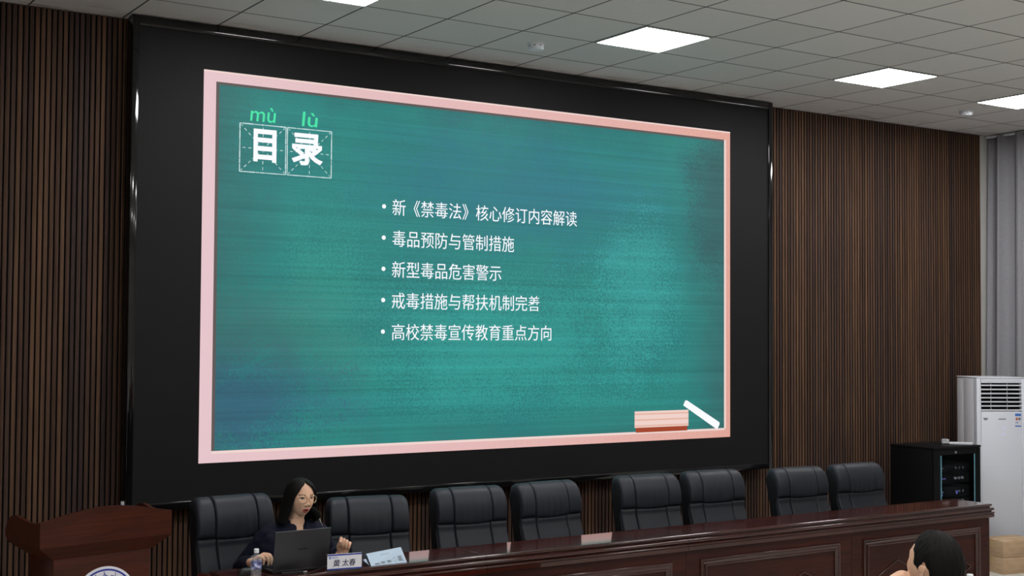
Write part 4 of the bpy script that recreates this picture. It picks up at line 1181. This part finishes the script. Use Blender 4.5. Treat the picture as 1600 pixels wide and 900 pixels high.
rules = [(1, lambda q: q.y < -.07 and (q.x/.023)**2+((q.z+.069)/.012)**2 < 1), (2, lambda q: almond(q*(1/k_), .031, .0125, .005) or almond(q*(1/k_), -.031, .0125, .005)),
         (3, lambda q: q.y < -.06 and any(abs(q.x-c) < .02 and abs(q.z-.034+.16*abs(q.x-c)) < .004 for c in (-.034, .034)))]
M['lips_plain'] = mat('plain_lips', rgb(165, 100, 88), .5)
paint(body, inv, rules, ['skin', 'lips_plain', 'eye', 'brow'])
link('body', shift(body, MO), 'skin', mr)
tor = [(x, y, z+(.008 if z > .99 else 0), rx+.03, ry+.027) for x, y, z, rx, ry in TOR[:-3]]
jk = union([loft(tor, R(10))]+[limb([(x, y, z, r+.021) for x, y, z, r in a[:-1]]+[tuple((a[-2][i]*.35+a[-1][i]*.65) if i < 3 else a[-1][3]+.016 for i in range(4))]) for a in (ARM_L, ARM_R)], .008, 3)
jk.materials.clear(); jo = link('jacket', shift(jk, MO), 'jacket', mr)
def mcol(u, v):
    a = (-1+2*u)*(math.pi-R(22)); f = abs(2*u-1)**3
    if v < .5: r = .070+.004*v; z = 1.045+.075*v
    else: r = .072+.026*(v-.5)*2; z = 1.0825-.055*(v-.5)*2
    return Vector((-.926+r*math.sin(a), -4.976-r*math.cos(a)*.98, z+.012-.030*f))
b = MB(); b.grid(mcol, 48, 9); cm = b.mesh('collar', 80); cm = eval_mesh(cm, [('SOLIDIFY', dict(thickness=.004))]); cm.materials.clear(); link('collar', shift(cm, MO), 'jacket', jo)
tr = union([loft([(-.92, -5.03, .455, .185, .135), (-.92, -5.03, .56, .18, .135)], R(10))]+[limb([(x, y, z, r+.013) for x, y, z, r in a]) for a in LEGS], .009, 3)
tr.materials.clear(); link('trousers', shift(tr, MO), 'trousers', mr)
for a in LEGS:
    x = a[-1][0]; b = MB(MO); b.box((x-.048, -4.66, .002), (x+.048, -4.38, .085), .03, 4); b.build('shoe', 'shoe', mr, 60)
def lerp_tab(tab, x):
    for (a, p), (c, q) in zip(tab, tab[1:]):
        if x <= c: return p+(q-p)*sstep(0, 1, (x-a)/(c-a))
    return tab[-1][1]
def hairm(u, v):
    a = 2*math.pi*u; al = abs(((math.degrees(a)+180) % 360)-180)
    lo = lerp_tab([(0, 50), (35, 47), (52, 32), (66, 20), (76, 2), (88, -4), (97, 12), (108, 2), (122, -30), (150, -46), (180, -48)], al)
    la = R(90+(lo-90)*v)
    fl = 1-.6*sstep(.8, 1.0, v)
    ex, ey, ez = .088+.014*fl, .112+.015*fl, .130+.014
    c = math.cos(la); d = Vector((math.sin(a)*c, -math.cos(a)*c, math.sin(la)))
    x, y, z = ex*d.x, ey*d.y, ez*d.z
    t = max(0, -d.z)
    x *= 1-.26*t**2.2; x *= 1+.03*gs(z-.01, .05)
    if d.y > 0: y *= 1-.36*t**1.3
    n_ = .0018*math.sin(a*23+v*9)*math.sin(v*17+a*3)+.0005*math.sin(a*61)
    p = Vector((x, y, z)); p += p.normalized()*n_*min(1, v*4)
    return Mm @ p
b = MB(); b.grid(hairm, 200, 50, True); hm = b.mesh('hair', 80); hm = eval_mesh(hm, [('SOLIDIFY', dict(thickness=.014, offset=-1))])
for p in hm.polygons: p.use_smooth = True
hm.materials.clear(); link('hair', shift(hm, MO), 'hair', mr)
# what he sits at and on
dk = empty('audience_desk', (-.75, -4.42, 0), label='brown audience desk in front of the man watching', cat='desk')
O = dk.location
b = MB(O); b.box((-1.75, -4.70, .715), (.25, -4.20, .745), .004); b.build('desk_top', 'desk_wood', dk)
b = MB(O); b.box((-1.72, -4.24, .2), (.22, -4.22, .714)); b.build('front_board', 'desk_wood', dk, None)
for x in (-1.72, .20):
    b = MB(O); b.box((x-.001, -4.66, 0), (x+.024, -4.241, .714)); b.build('side_board', 'desk_wood', dk, None)
b2 = empty('water_bottle', (-.114, -4.463, .745), label='water bottle with white cap beside the man watching, at the bottom edge', cat='bottle')
b = MB(); b.lathe([(0, .001), (.03, .001), (.033, .006), (.033, .05), (.031, .055), (.033, .06), (.033, .15), (.031, .17), (.022, .188), (.015, .202), (.0145, .213), (0, .213)], seg=32); b.build('bottle_body', 'clear', b2, 50)
b = MB(); b.lathe([(0, .240), (.0145, .240), (.0165, .237), (.0165, .2135), (0, .2135)], seg=24); b.build('cap', 'white_plastic', b2, 40)
sc = empty('audience_chair', (-.92, -5.05, 0), label='dark audience chair the watching man sits on', cat='chair')
O = sc.location
b = MB(O); b.box((-1.15, -5.28, .39), (-.69, -4.84, .446), .02, 3); b.build('seat', 'leather', sc)
b = MB(O); b.box((-1.14, -5.33, .50), (-.70, -5.28, .92), .02, 3); b.build('backrest', 'leather', sc)
for x in (-1.12, -.72):
    for y in (-5.27, -4.87):
        b = MB(O); b.tube([(x, y, 0), (x, y, .391)], .013, 10); b.build('leg', 'black_plastic', sc)
    b = MB(O); b.tube([(x, -5.285, .36), (x, -5.30, .55)], .013, 10); b.build('back_post', 'black_plastic', sc)
for o in (mr, dk, sc): o.location += Vector((-.205, -.166, 0))
# head table group scaled down about the camera, standing on the stage
for o in [q for q in S.objects if q.parent is None and (q in (wr, bt) or q.name.split('.')[0] in ('conference_table', 'executive_chair', 'lectern', 'laptop', 'laptop_cable', 'computer_mouse', 'name_plate', 'folded_leaflet', 'gooseneck_microphone', 'power_adapter'))]:
    o.location = CAM_SHIFT+o.location*CAM_SCALE; o.scale = o.scale*CAM_SCALE
